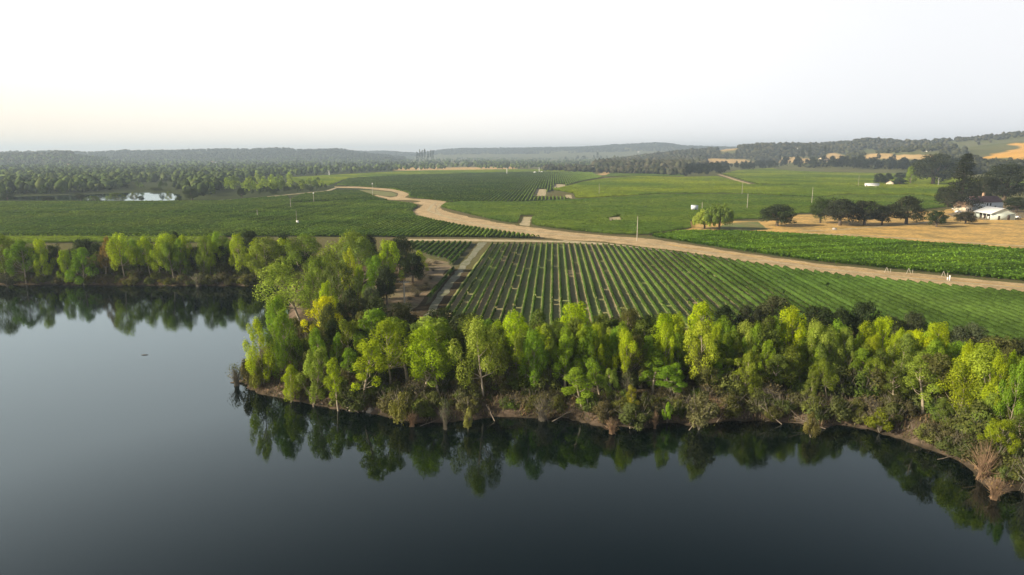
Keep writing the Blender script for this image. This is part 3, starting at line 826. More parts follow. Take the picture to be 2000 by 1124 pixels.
def brush(i, Ht=3, W=4, nt=170, nleaf=260, mat=None):
    """bare twiggy bush with few leaves"""
    mb = MB(); ends = []
    for j in range(nt):
        a = rng.uniform(0, 2 * pi); s = rng.uniform(.05, .55); h = Ht * rng.uniform(.35, 1) * (1.1 - s * .6)
        p1 = (cos(a) * W * s * .45, sin(a) * W * s * .45, h * .55); p2 = (cos(a) * W * s + rng.normal(0, .25), sin(a) * W * s + rng.normal(0, .25), h)
        mb.tube([(rng.normal(0, .3), rng.normal(0, .3), -.3), p1, p2], [.035, .028, .01], 3); ends.append((*p2, .5, .5))
    return crown_mesh("foliage", ends, nleaf, .26), mb.build("stems", mat or M_TWIG)

def conifer(i, Ht=26, W=13):
    mb = MB(); mb.tube([(0, 0, -.6), (0, 0, Ht * .5), (0, 0, Ht)], [.6, .35, .05], 7)
    C, Nn, cl = [], [], []
    for z in np.arange(.12, .99, .045):
        R0 = W * .5 * (1 - z) ** .75 * rng.uniform(.75, 1.1) + .4
        nb = int(7 + 5 * (1 - z)); a0 = rng.uniform(0, 6)
        for b in range(nb):
            a = a0 + 2 * pi * b / nb + rng.uniform(-.2, .2); rb = R0 * rng.uniform(.7, 1.1)
            zj = z + rng.uniform(-.035, .035); e = np.array([cos(a) * rb, sin(a) * rb, Ht * zj - rb * rng.uniform(-.05, .3)]); s = np.array([0, 0, Ht * zj])
            mb.tube([s, e], [.09, .02], 3)
            for f in np.linspace(.25, 1, 5):
                p = s + (e - s) * f; cl.append((*p, 1.15, .75))
    return crown_mesh("crown", cl, 8000, .5, up=.9, clump_tint=.4), mb.build("trunk", M_BARKD, smooth=True)

def willow(i, Ht=12, W=15):
    mb = MB(); mb.tube([(0, 0, -.5), (.2, .1, 3), (0, .3, 5.5)], [.55, .45, .35], 7); cl = []
    for j in range(70):
        a = rng.uniform(0, 2 * pi); rad = W * .47 * math.sqrt(rng.uniform(.02, 1))
        zt = Ht * (1 - .5 * (rad / (W * .5)) ** 2) * rng.uniform(.8, 1.05); L = zt * rng.uniform(.35, .75)
        cl.append((cos(a) * rad, sin(a) * rad, zt - L * .5, 1.0, L * .5))
        if j % 4 == 0: limb(mb, (0, .2, 4.5), (cos(a) * rad, sin(a) * rad, zt), .14, .03, -.15)
    return crown_mesh("crown", cl, 13000, .5, up=-.2, droop=True, clump_tint=.55), mb.build("trunk", M_BARKD, smooth=True)

# protos: (crown mesh, trunk mesh, height, width)
PR = {}
PR['cw'] = [(*cottonwood(i, nleaf=9000, leaf=.27, cb=[.26, .33, .3, .38, .24, .3, .42, .2, .35][i], k=[24, 20, 27, 16, 25, 14, 13, 30, 18][i], lean=[.05, .08, .06, .1, .05, .07, .12, .04, .09][i], puff=[(.14, .2), (.13, .24), (.12, .17), (.16, .24), (.11, .19), (.17, .25), (.14, .24), (.1, .17), (.12, .22)][i]), 16, 8.5) for i in range(9)]
PR['low'] = [(*cottonwood(i, cb=.12, k=28, nleaf=10500, leaf=.27, W=8.5, puff=(.1, .2)), 16, 8.5) for i in range(6)]   # leafy to the ground
PR['slim'] = [(*cottonwood(i, W=4.2, cb=.3, k=15, nleaf=4600, leaf=.25, puff=(.18, .27), lean=.1), 16, 4.2) for i in range(4)]
PR['oak'] = [(*oak(i), 11, 12) for i in range(4)]
PR['shrub'] = [(*shrub(i), 4, 4.5) for i in range(5)]
PR['brush'] = [(*brush(i), 3, 4) for i in range(3)]
PR['rusty'] = [(*brush(i, nleaf=60, mat=M_TWIGW), 3, 4) for i in range(2)]
PR['conifer'] = [(*conifer(0), 26, 13)]
PR['willow'] = [(*willow(0), 12, 15)]
# small far trees as one mesh each
def lowtree(i, Ht=12, W=11, nleaf=330, leaf=1.15, cb=.12, k=14, pale=False):
    mb = MB(); cl = []
    for j in range(k):
        u_ = rng.uniform(-.5, 1); ang = j * 2.39996; rh = math.sqrt(max(.03, 1 - max(u_, 0) ** 2)) * rng.uniform(.3, .9)
        rc = W * rng.uniform(.13, .2); cl.append((cos(ang) * W * .36 * rh, sin(ang) * W * .36 * rh, Ht * (.52 + u_ * .36), rc, rc * 1.05))
    cm = crown_mesh("t", cl, nleaf, leaf, clump_tint=.6)
    mb.tube([(0, 0, -.5), (0, 0, Ht * .5)], [.35, .2], 4)
    return cm, mb.build("trunk", M_BARKD), Ht, W
PR['far'] = [lowtree(i) for i in range(6)]

LIME = (.31, .40, .02); YEL_C = (.60, .60, .010); MID = (.17, .275, .026); PALE = (.28, .35, .06); OLIVE = (.115, .125, .04)
DARK = (.036, .052, .022); GREY = (.11, .125, .075); BROWN = (.125, .115, .055); BRIGHT = (.36, .46, .015)
LABELS = {}
def plant(kind, x, y, z, height, width, color, name, label, cat, group=None, k=None, rot=None, tilt=.05):
    pl = PR[kind]; p = pl[(k if k is not None else int(rng.integers(len(pl)))) % len(pl)]
    root = bpy.data.objects.new(name, None); COL.objects.link(root)
    root.empty_display_size = .5
    root.location = (x, y, z)
    root.rotation_euler = (rng.normal(0, tilt), rng.normal(0, tilt), rng.uniform(0, 2 * pi) if rot is None else rot)
    w = width / p[3]; root.scale = (w, w, height / p[2])
    tag(root, None, label, cat, group)
    jit = rng.uniform(.88, 1.12)
    cn = "foliage" if kind in ('shrub', 'brush', 'rusty') else "crown"
    c = ob(cn, p[0], root); c.color = (color[0] * jit * rng.uniform(.93, 1.07), color[1] * jit, color[2] * jit, 1)
    ob("stems" if cn == "foliage" else "trunk", p[1], root)
    return root

def px_tree(cx, top, base, w, kind, color, name, label, cat="tree", group=None, k=None):
    x, y, _ = G(cx, base)
    s = float(shore_s(np.array([x]), np.array([y]))[0])
    z = 0.0 if s > 5 else -2 + 2 * max(0, s) / 5.5
    h = max(1.5, top_z(x, y, top) - z)
    return plant(kind, x, y, z, h, px_size(w, x, y) * (1.12 if kind in ('cw', 'slim') else 1.05), color, name, label, cat, group, k)

# ---- hero trees of the near bank and the point (image column, top, base, width, kind, colour, label)
HERO = [
 (516, 622, 742, 52, 'low', LIME, "tall lime green poplar standing over the water on the left tip of the wooded point"),
 (556, 608, 738, 52, 'low', MID, "green poplar leafy to the ground, second tree in from the tip of the point"),
 (552, 574, 715, 48, 'low', MID, "dense green poplar on the lake side of the point, left of the yellow tree"),
 (627, 578, 668, 66, 'low', YEL_C, "brilliant golden yellow poplar in the middle of the wooded point"),
 (634, 552, 650, 42, 'low', (.34, .42, .02), "yellow green poplar top showing just above the golden yellow poplar"),
 (592, 514, 640, 92, 'cw', PALE, "umbrella crowned cottonwood with a bare pale trunk leaning over the inlet"),
 (628, 641, 745, 38, 'low', MID, "pointed bright green poplar below the golden yellow tree"),
 (657, 648, 740, 18, 'slim', MID, "very slender green poplar right beside the pointed green poplar"),
 (612, 677, 770, 56, 'low', PALE, "pale green cottonwood low on the bank of the point behind shore rocks"),
 (567, 712, 766, 36, 'low', LIME, "short lime green sapling at the rocky shore near the tip of the point"),
 (706, 660, 778, 46, 'slim', LIME, "slender cottonwood with a bright white trunk above the shore rocks"),
 (660, 702, 782, 30, 'slim', LIME, "thin sapling with small lime leaves left of the white trunked cottonwood"),
 (762, 625, 755, 80, 'cw', (.25, .33, .02), "round headed lime cottonwood standing alone in front of dark oaks"),
 (858, 643, 772, 74, 'cw', LIME, "lime cottonwood with straight thin trunk set apart by dark gaps on both sides"),
 (944, 622, 775, 78, 'cw', PALE, "broad pale green cottonwood with yellowed left shoulder and forked trunk"),
 (1010, 608, 742, 54, 'cw', BRIGHT, "bright lime cottonwood top rising between the pale broad cottonwood and the grey green trees"),
 (1044, 640, 768, 48, 'cw', MID, "medium green cottonwood with bare leaning stems above the brown bank"),
 (1082, 627, 752, 50, 'cw', (.15, .22, .045), "grey green cottonwood with a long trunk slanting down to the left"),
 (1103, 655, 768, 40, 'slim', (.25, .34, .03), "yellowish cottonwood with mottled leaves on a slanting stem"),
 (1146, 640, 758, 58, 'cw', MID, "medium green cottonwood directly below the big bright double topped one"),
 (1140, 589, 722, 80, 'low', BRIGHT, "big bright double topped cottonwood standing highest against the vine rows"),
 (1138, 716, 792, 46, 'slim', (.20, .30, .03), "small round lime tree halfway down the bank like a green ball"),
 (1192, 640, 752, 40, 'cw', MID, "plain green cottonwood between the big double topped tree and a yellow one"),
 (1223, 640, 758, 40, 'cw', (.34, .42, .02), "yellow green cottonwood with straight pale stem beside a grey snag"),
 (1249, 640, 752, 36, 'slim', LIME, "narrow lime cottonwood whose trunk leans down to the left"),
 (1288, 612, 732, 52, 'low', BRIGHT, "bright lime poplar at the left end of the bright central clump"),
 (1325, 611, 730, 44, 'low', LIME, "lime poplar in the middle of the bright central clump"),
 (1366, 589, 728, 64, 'low', BRIGHT, "tallest bright poplar at the right end of the bright central clump"),
 (1324, 655, 745, 38, 'cw', MID, "green cottonwood left of the pale forked tree"),
 (1369, 627, 762, 64, 'cw', (.36, .41, .04), "pale yellow cottonwood with a sunlit orange forked trunk"),
 (1413, 637, 745, 36, 'cw', MID, "green cottonwood right of the pale forked tree"),
 (1451, 629, 748, 50, 'cw', PALE, "pale grey green cottonwood with a slanting white trunk"),
 (1502, 620, 735, 54, 'low', MID, "green poplar between the slanting white trunk and the bright crowned tree"),
 (1545, 676, 760, 52, 'cw', (.22, .28, .04), "olive yellow cottonwood with drooping ragged crown in front of the others"),
 (1553, 605, 738, 74, 'low', BRIGHT, "bright lime poplar with broad top against the dark hedge behind"),
 (1586, 628, 748, 46, 'cw', PALE, "pale green cottonwood right of the broad bright poplar"),
 (1275, 688, 768, 42, 'slim', MID, "young green cottonwood with a bent stem below the bright clump"),
 (1312, 714, 776, 44, 'slim', MID, "bushy green sapling on the lower bank below the pale forked tree"),
 (1624, 637, 752, 46, 'cw', PALE, "pale leaved cottonwood standing third left of the bright fan topped poplar"),
 (1660, 652, 750, 34, 'slim', LIME, "slim lime tree second left of the bright fan topped poplar"),
 (1686, 655, 752, 36, 'cw', (.30, .37, .02), "yellow tinged cottonwood directly left of the bright fan topped poplar"),
 (1722, 625, 740, 66, 'low', BRIGHT, "bright fan topped poplar with a short slanting trunk below"),
 (1795, 648, 758, 60, 'cw', (.42, .50, .012), "most vivid yellow cottonwood of the right part of the bank"),
 (1762, 650, 752, 36, 'slim', (.34, .42, .02), "ragged yellow green tree hugging the left side of the vivid yellow cottonwood"),
 (1826, 630, 740, 62, 'low', BRIGHT, "bright lime poplar peeking up behind the vivid yellow cottonwood"),
 (1858, 668, 755, 56, 'cw', MID, "grey green cottonwood between the vivid yellow one and the two big shore trees"),
 (1803, 690, 808, 50, 'slim', (.24, .30, .045), "tall olive yellow tree with pale stem in front of the vivid yellow cottonwood"),
 (1935, 680, 835, 92, 'cw', (.29, .36, .04), "largest cottonwood of the bank, wide open crown on a thick pale trunk"),
 (1876, 702, 828, 64, 'cw', (.31, .38, .025), "big yellow green cottonwood leaning on the left side of the largest one"),
 (2005, 690, 805, 50, 'low', MID, "dark lime tree cut by the right border beyond the largest cottonwood"),
 (655, 453, 552, 78, 'cw', (.22, .27, .035), "tall rounded lime tree at the back of the point against the vineyard"),
 (702, 466, 568, 86, 'low', (.16, .22, .05), "wide dome shaped pale green tree at the back of the point"),
 (690, 484, 588, 36, 'low', (.36, .38, .025), "bright yellow green crown in front of the wide dome shaped tree"),
 (749, 468, 566, 56, 'low', LIME, "round lime green tree beside the dark oaks at the vineyard edge"),
 (620, 500, 606, 66, 'low', (.20, .26, .04), "lime tree on the inlet edge of the point behind the umbrella crowned one"),
 (736, 500, 592, 48, 'low', MID, "fresh green poplar with several points left of the grey green oak"),
 (697, 514, 600, 24, 'low', LIME, "small bright green pointed tree in the centre of the point"),
 (662, 512, 612, 70, 'low', (.13, .18, .045), "large soft green tree filling the middle of the point"),
 (826, 488, 545, 22, 'slim', LIME, "small bright green tree at the vineyard corner among dark oaks"),
 (472, 457, 542, 32, 'cw', LIME, "narrow lime cottonwood with bare trunk on the far shore near the inlet corner"),
 (524, 460, 544, 66, 'cw', (.17, .23, .04), "wide double cottonwood with a few orange leaves on the far shore"),
 (602, 459, 546, 74, 'cw', (.16, .23, .035), "broad lime cottonwood of the far shore nearest to the point"),
 (86, 468, 543, 36, 'low', LIME, "bright pointed green tree on the far shore near the left border"),
 (132, 487, 545, 30, 'low', LIME, "small lime tree left of a round green one on the far shore"),
 (163, 484, 546, 48, 'low', MID, "round green tree like a ball in front of dark oaks on the far shore"),
 (206, 461, 543, 20, 'slim', (.26, .18, .06), "rusty orange slim tree on the far shore"),
 (244, 456, 544, 40, 'cw', LIME, "tall lime cottonwood right of the rusty orange tree"),
 (14, 456, 544, 56, 'cw', (.17, .22, .03), "wide yellow green cottonwood cut by the left border on the far shore"),
 (50, 470, 545, 50, 'cw', MID, "green cottonwood second from the left border on the far shore"),
]
for (cx, t_, b_, w, kd, c, lab) in HERO:
    px_tree(cx, t_, b_, w, kd, c, "lakeside_tree", lab, "tree")

GRP_FAR = "cottonwoods lining the far shore of the inlet"
for cx, t_, w in [(272, 468, 42), (294, 464, 36), (326, 457, 44), (309, 470, 34), (352, 466, 34), (367, 458, 26), (396, 461, 34), (424, 454, 40), (446, 466, 34), (498, 467, 36), (560, 468, 46), (-40, 460, 50), (-90, 455, 60), (-150, 460, 60), (340, 474, 30), (410, 474, 30), (575, 478, 40)]:
    px_tree(cx, t_, rng.uniform(537, 546), w, random.choice(['cw', 'cw', 'low']), random.choice([LIME, MID, PALE, (.19, .26, .04)]), "cottonwood_tree", "slender green cottonwood in the far shore row " + where(cx, LMF).replace("below", "at"), "tree", GRP_FAR)

GRP_DK = "dark evergreen oaks behind the lakeside trees"
for cx, t_, b_, w, c in [(780, 456, 535, 66, DARK), (728, 456, 530, 44, DARK), (756, 512, 596, 50, (.06, .075, .04)), (806, 490, 552, 56, DARK), (726, 553, 632, 40, GREY), (705, 577, 645, 42, (.10, .11, .06)),
        (722, 600, 690, 66, OLIVE), (792, 586, 672, 78, (.05, .058, .028)), (680, 560, 660, 62, (.055, .07, .03)), (742, 574, 668, 60, (.045, .06, .028)), (665, 618, 705, 62, DARK), (703, 636, 722, 60, DARK), (745, 640, 735, 60, DARK), (822, 640, 735, 60, DARK),
        (790, 650, 730, 50, DARK), (880, 640, 720, 60, DARK), (640, 590, 690, 50, OLIVE), 
        (862, 598, 665, 72, DARK), (905, 610, 672, 62, (.045, .055, .025)), (960, 618, 680, 60, DARK), (1050, 622, 682, 60, DARK), (1095, 620, 690, 60, DARK), (1212, 614, 672, 84, (.06, .072, .035)), (1262, 612, 680, 60, DARK), (1300, 606, 682, 72, DARK),
        (1415, 596, 680, 76, DARK), (1462, 590, 676, 70, (.045, .055, .03)), (1512, 571, 668, 86, (.075, .09, .045)), (1592, 592, 680, 90, DARK), (1640, 600, 685, 70, DARK), (1682, 587, 682, 80, DARK), (1730, 612, 692, 70, (.06, .075, .03)), (1775, 608, 690, 70, (.075, .09, .045)),
        (1835, 640, 705, 70, DARK), (1884, 626, 715, 92, (.085, .10, .055)), (1945, 652, 730, 90, OLIVE), (1990, 655, 730, 90, (.06, .07, .03)), (2050, 665, 740, 100, DARK), (1900, 690, 770, 90, DARK), (1980, 720, 800, 80, DARK),
        (110, 474, 536, 46, DARK), (168, 461, 528, 64, DARK), (190, 470, 530, 40, DARK), (496, 443, 508, 46, DARK), (555, 452, 512, 34, DARK), (347, 451, 515, 24, DARK), (287, 462, 515, 50, (.06, .08, .03)), (40, 478, 530, 60, DARK), (230, 478, 535, 50, DARK), (330, 480, 538, 60, DARK), (385, 478, 538, 60, DARK), (440, 478, 538, 60, DARK), (490, 480, 538, 60, DARK), (540, 482, 540, 60, DARK), (590, 485, 545, 60, DARK)]:
    px_tree(cx, t_, b_, w, 'oak', c, "oak_tree", ("dark oak on the far shore behind and " + where(cx, LMF)) if (b_ < 545 and cx < 600) else f"{'grey green' if c[0] > .07 else 'dark'} oak {'far' if b_ < 640 else 'close'} behind the bank trees {where(cx).replace('below', 'behind')}", "tree", GRP_DK)

# ---- procedural fill: second-rank cottonwoods and the undergrowth along the shore
def shore_points(n, smin, smax, xr, yr, cond=None):
    out = []
    while len(out) < n:
        x = rng.uniform(*xr, 400); y = rng.uniform(*yr, 400)
        s = poly_sdf(x, y, LAKE)
        for a, b, c in zip(x, y, s):
            if smin < c < smax and abs(a) < .80 * b + 6 and (cond is None or cond(a, b)):
                out.append((a, b, c))
    return out[:n]
def proj(x, y, z=0.):
    d = depth(x, y, z); return 1000 + FPX * x / d, 562 - FPX * (y * UP[1] + (z - CAMZ) * UP[2]) / d
def near_bank(x, y):
    return x > -60 and y < 165
CN = {}
def cname(c):
    r, g, b = c
    return "bright lime" if g > .3 else "fresh green" if g > 1.5 * r and g > .15 else "pale green" if g > .2 else "brown" if r > g else "dark green" if g < .1 else "olive green"
def zone(s): return "at the waterline" if s < 4.5 else "lower bank" if s < 9 else "middle bank" if s < 17 else "upper bank"
for x, y, s in shore_points(135, 10, 33, (-60, 135), (90, 180), lambda a, b: proj(a, b)[1] > 688 and proj(a, b)[0] > 880):
    px, py = proj(x, y)
    hh = min(rng.uniform(10.5, 14.5), float(top_z(x, y, rng.uniform(628, 668) + (40 if proj(x, y)[0] > 1830 else 0))))
    if hh < 6: continue
    c = random.choice([LIME, LIME, BRIGHT, MID, PALE, (.24, .33, .03)])
    plant(random.choice(['cw', 'low', 'low', 'slim']), x, y, 0, hh, hh * rng.uniform(.26, .38), c, "poplar_tree", f"{'tall' if hh > 12.5 else 'medium tall'} {cname(c)} poplar, {zone(s)} {where(px)}", "tree", "poplars crowding the near bank", tilt=.06)
for x, y, s in shore_points(125, 6, 30, (-62, 122), (78, 168), lambda a, b: proj(a, b)[1] > 705):
    px, py = proj(x, y)
    hh = rng.uniform(6.5, 12.5) * (1 if s > 11 else .75) * (.75 if px > 1830 else 1); c = random.choice([MID, (.12, .17, .035), OLIVE, (.16, .21, .04), (.11, .15, .03), PALE, (.19, .25, .03)])
    plant(random.choice(['cw', 'slim', 'slim', 'low']), x, y, 0, hh, hh * rng.uniform(.42, .62), c, "young_cottonwood",
          f"{'slender' if hh < 9 else 'tall'} {cname(c)} sapling, {zone(s)} {where(px)}", "tree", "young cottonwoods of the near bank thicket", tilt=.12)
for x, y, s in shore_points(250, 1.8, 26, (-62, 125), (72, 165)):
    px, py = proj(x, y)
    hh = rng.uniform(2.0, 3.6) if s < 7 else rng.uniform(3, 6); c = random.choice([OLIVE, (.10, .12, .04), BROWN, (.12, .17, .035), (.085, .11, .035), (.16, .18, .05), (.14, .20, .04)])
    plant('shrub', x, y, -1.5 if s < 3.5 else -.5, hh, hh * rng.uniform(1.0, 1.5), c, "shrub",
          f"{'low' if hh < 3.2 else 'tall'} {cname(c)} shrub {zone(s)} {where(px)}", "shrub", "undergrowth shrubs of the near bank", tilt=.1)
for x, y, s in shore_points(165, .6, 6, (-62, 125), (72, 165)):
    px, py = proj(x, y)
    hh = rng.uniform(1.3, 3.2); c = random.choice([OLIVE, BROWN, (.10, .12, .04), (.16, .18, .05), (.13, .17, .05), (.13, .13, .06)])
    plant('shrub', x, y, -1.7, hh + .8, hh * rng.uniform(1.3, 2.0), c, "waterside_bush", f"{'low' if hh < 2.2 else 'taller'} {cname(c)} bush {'over the water' if s < 2.5 else 'on the bank edge'} {where(px)}", "bush", "bushes lining the water of the near bank", tilt=.15)
for x, y, s in shore_points(55, 1.2, 20, (-62, 125), (72, 150)):
    px, py = proj(x, y)
    hh = rng.uniform(1.6, 3.4); rk = random.choice(['brush'] * 6 + ['rusty'])
    plant(rk, x, y, -1.5 if s < 4 else -.3, hh, hh * rng.uniform(1.2, 1.8), (.16, .14, .075), "bare_bush", f"leafless {'rust brown' if rk == 'rusty' else 'grey brown'} bush {zone(s)} {where(px)}", "bush", "twiggy bushes of the near bank", tilt=.2)
for x, y, s in shore_points(230, 1.5, 20, (-210, -45), (215, 285)):
    px, py = proj(x, y)
    hh = rng.uniform(2.5, 4.5) if s < 6 else rng.uniform(3.5, 7.5); c = random.choice([OLIVE, (.16, .14, .07), (.12, .14, .045), (.15, .18, .05), (.20, .25, .05)])
    plant('shrub', x, y, -.6 if s < 5 else 0, hh, hh * rng.uniform(.8, 1.3), c, "bankside_shrub",
          f"{'low' if hh < 5 else 'tall'} {cname(c)} shrub across the inlet {where(px, LMF)}", "shrub", "undergrowth shrubs of the far shore", tilt=.1)
for x, y, s in shore_points(120, .2, 4.5, (-205, -45), (215, 285)):
    px, py = proj(x, y)
    hh = rng.uniform(1.6, 3.4); c = random.choice([OLIVE, BROWN, (.12, .14, .045), (.16, .165, .05), (.17, .14, .07), (.15, .18, .06)])
    plant('shrub', x, y, -1.9, hh + .6, hh * rng.uniform(1.3, 2.0), c, "waterside_bush", f"{'low' if hh < 2.4 else 'taller'} {cname(c)} waterside bush across the inlet {where(px, LMF)}", "bush", "bushes lining the water across the inlet", tilt=.15)
for x, y, s in shore_points(60, .8, 8, (-205, -45), (215, 285)):
    px, py = proj(x, y)
    hh = rng.uniform(1.5, 4)
    plant('brush', x, y, -1.3, hh, hh * 1.5, BROWN, "bare_bush", f"bare brown bush across the inlet {where(px, LMF)}", "bush", "twiggy bushes of the far shore", tilt=.2)

for px, py in [(838, 520), (846, 530), (830, 538), (842, 546), (820, 548), (832, 556), (812, 560), (824, 568), (806, 572), (815, 580), (800, 586), (826, 528), (850, 516), (836, 566)]:
    x, y, _ = G(px, py); hh = rng.uniform(1.0, 2.0)
    plant('brush', x, y, 0, hh, hh * rng.uniform(1.8, 2.8), (.15, .13, .06), "scrub_bush", f"dry brown scrub bush on the slope {'above' if py < 545 else 'beside'} the utility pole, {'track' if px > 828 else 'tree'} side", "bush", "dry scrub beside the gravel track", tilt=.1)

# shrubs with a place of their own on the shore
for cx, t_, b_, w, kd, c, lab in [
    (1365, 768, 834, 62, 'shrub', (.15, .15, .07), "big grey olive willow bush overhanging the water in the middle of the near bank"),
    (1236, 758, 822, 22, 'slim', (.26, .25, .03), "narrow yellowish sapling on crossed bare stems at the near waterline"),
    (1279, 800, 832, 14, 'rusty', BROWN, "narrow rust brown dead clump hanging to the water right of crossed bare stems"),
    (1303, 786, 822, 22, 'shrub', MID, "small fresh green bush near the waterline left of the big olive willow bush"),
    (1195, 815, 842, 30, 'rusty', BROWN, "spreading rust brown dead bush dipping into the water"),
    (914, 797, 838, 18, 'shrub', (.27, .27, .08), "pale yellow green bush hanging alone over the water below the broad pale cottonwood"),
    (870, 782, 832, 20, 'brush', GREY, "pale grey weeping dead bush over the water left of a yellow green one"),
    (785, 760, 822, 44, 'shrub', (.22, .22, .06), "pale yellow olive bush at the end of the shore rocks"),
    (805, 800, 828, 26, 'rusty', BROWN, "brown dead clump beside the pale yellow olive bush"),
    (1635, 766, 820, 46, 'shrub', (.13, .15, .055), "grey green willow bush right of the fallen branches"),
    (1583, 808, 850, 30, 'shrub', (.19, .18, .06), "yellow olive bush drooping over the water on the right part of the bank"),
    (1718, 798, 840, 46, 'shrub', (.17, .21, .02), "round yellow green bush on the bank below a bright fan topped poplar"),
    (1940, 815, 905, 56, 'low', (.26, .32, .02), "golden green bushy tree at the lower right shore below the largest cottonwood"),
    (1978, 848, 905, 50, 'shrub', (.14, .18, .035), "green bush right of the golden green bushy tree"),
    (1920, 862, 930, 54, 'rusty', BROWN, "tall tangle of rust brown dead vines at the lower right shore"),
    (1942, 925, 968, 40, 'rusty', (.2, .14, .06), "rust brown dead bush reaching furthest into the water at lower right"),
    (2010, 875, 955, 50, 'brush', GREY, "grey leafless bush cut by the right border at the waterline"),
    (462, 712, 748, 26, 'brush', GREY, "grey green twiggy bush on the low spit at the tip of the point"),
    (486, 692, 750, 30, 'shrub', BROWN, "brownish bush on the tip of the point behind the spit"),
    (507, 705, 757, 36, 'shrub', (.17, .18, .04), "yellow olive bush at the tip of the point beside a brownish one"),
    (14, 535, 558, 36, 'shrub', GREY, "silver grey willow bush at the far waterline by the left border"),
    (388, 534, 556, 26, 'brush', GREY, "pale grey dead bush at the far waterline left of the inlet corner"),
    (1060, 770, 815, 40, 'brush', BROWN, "brown twiggy bush on the bare stretch of the near bank"),
    (1225, 725, 800, 20, 'brush', GREY, "upright grey snag thicket among the cottonwoods of the middle bank")]:
    x, y, _ = G(cx, b_, -1.4)
    h = top_z(x, y, t_) + 1.6
    plant(kd, x, y, -1.6, h, px_size(w, x, y) * 1.1, c, "shoreline_bush", lab, "bush", tilt=.03)

# dead grass and roots hanging on the bank: one mass
def bank_litter():
    V, Q, T, hue = [], [], [], []
    n = 0
    xs_ = rng.uniform(-60, 118, 260000); ys_ = rng.uniform(74, 165, 260000)
    s = shore_s(xs_, ys_)
    m = (s > .1) & (s < 9) & (np.abs(xs_) < .8 * ys_)
    xs_, ys_, s = xs_[m][:34000], ys_[m][:34000], s[m][:34000]
    xl = rng.uniform(-260, -50, 90000); yl = rng.uniform(205, 285, 90000); sl = shore_s(xl, yl)
    m = (sl > .1) & (sl < 6); xs_ = np.concatenate([xs_, xl[m][:6000]]); ys_ = np.concatenate([ys_, yl[m][:6000]]); s = np.concatenate([s, sl[m][:6000]])
    k = len(xs_)
    z = WATER_Z * (1 - np.clip(s / 4.0, 0, 1) ** .75)
    a = rng.uniform(0, 2 * pi, k); L = rng.uniform(.4, 1.3, k); lean = rng.uniform(.1, .9, k)
    p0 = np.stack([xs_, ys_, z - .1], 1)
    d = np.stack([np.cos(a) * lean, np.sin(a) * lean, np.ones(k) * rng.uniform(.2, 1, k)], 1) * L[:, None]
    sd_ = np.stack([-np.sin(a), np.cos(a), np.zeros(k)], 1) * rng.uniform(.04, .13, k)[:, None]
    Vv = np.stack([p0 - sd_, p0 + sd_, p0 + d], 1).reshape(-1, 3)
    colr = np.array([(.20, .15, .10), (.15, .12, .085), (.27, .18, .10), (.11, .10, .05), (.20, .165, .13), (.10, .115, .04)])[rng.integers(0, 6, k)]
    me = mesh("dry_grass", Vv, None, np.arange(3 * k).reshape(-1, 3), M_FAR, tint=np.repeat(rng.uniform(.2, .8, k), 3), hue=np.repeat(colr, 3, 0))
    ob("dry_grass", me, kind='stuff')
bank_litter()

# ------------------------------------------------------------------ rocks and driftwood
M_ROCK = plain("shore_rock", (.36, .31, .26), .9, .3, 2.5, .4, (.27, .24, .2), .8)
ico_v = None
def ico():
    bm = bmesh.new(); bmesh.ops.create_icosphere(bm, subdivisions=2, radius=1)
    v = np.array([x.co[:] for x in bm.verts]); f = np.array([[y.index for y in x.verts] for x in bm.faces]); bm.free(); return v, f
IV, IF = ico()
def ico1():
    bm = bmesh.new(); bmesh.ops.create_icosphere(bm, subdivisions=1, radius=1)
    v = np.array([x.co[:] for x in bm.verts]); f = np.array([[y.index for y in x.verts] for x in bm.faces]); bm.free(); return v, f
IV1, IF1 = ico1()
rock_me = []
for i in range(5):
    v = IV * (1 + rng.normal(0, .1, (len(IV), 1))) * np.array([1, rng.uniform(.7, 1), rng.uniform(.5, .75)])
    rock_me.append(mesh("rock", v, None, IF, M_ROCK))
for px, py, s in [(524, 765, .5), (530, 770, .6), (538, 771, .45), (550, 774, .8), (557, 775, .5), (566, 772, .4), (600, 783, .7), (606, 787, .5), (613, 789, .6), (628, 785, .5), (631, 793, .7), (635, 789, .8), (641, 791, .8), (648, 795, .5),
                  (655, 797, .5), (662, 795, .4), (680, 801, .6), (686, 804, .5), (690, 801, .7), (695, 805, .5), (699, 802, .5), (710, 806, .4), (724, 807, 1.0), (737, 807, .4), (744, 809, .4), (590, 779, .4), (580, 777, .4), (670, 799, .4), (760, 812, .4), (512, 764, .4)]:
    x, y, _ = G(px, py - 2, WATER_Z)
    o = ob("rock", random.choice(rock_me), loc=(x, y, WATER_Z + s * .12), label="pale rounded boulder in the broken line of rocks at the waterline of the point" if px != 724 else "single round pale boulder standing largest at the right end of the rock line",
           cat="rock", group="boulders along the point's waterline" if px != 724 else None)
    o.scale = (s * rng.uniform(.75, 1.05),) * 3 if px != 724 else (.8, .8, 1.1)
    o.rotation_euler = (rng.normal(0, .2), rng.normal(0, .2), rng.uniform(0, 6))
M_DRIFT = plain("driftwood", (.25, .21, .165), .9, .3, 3)
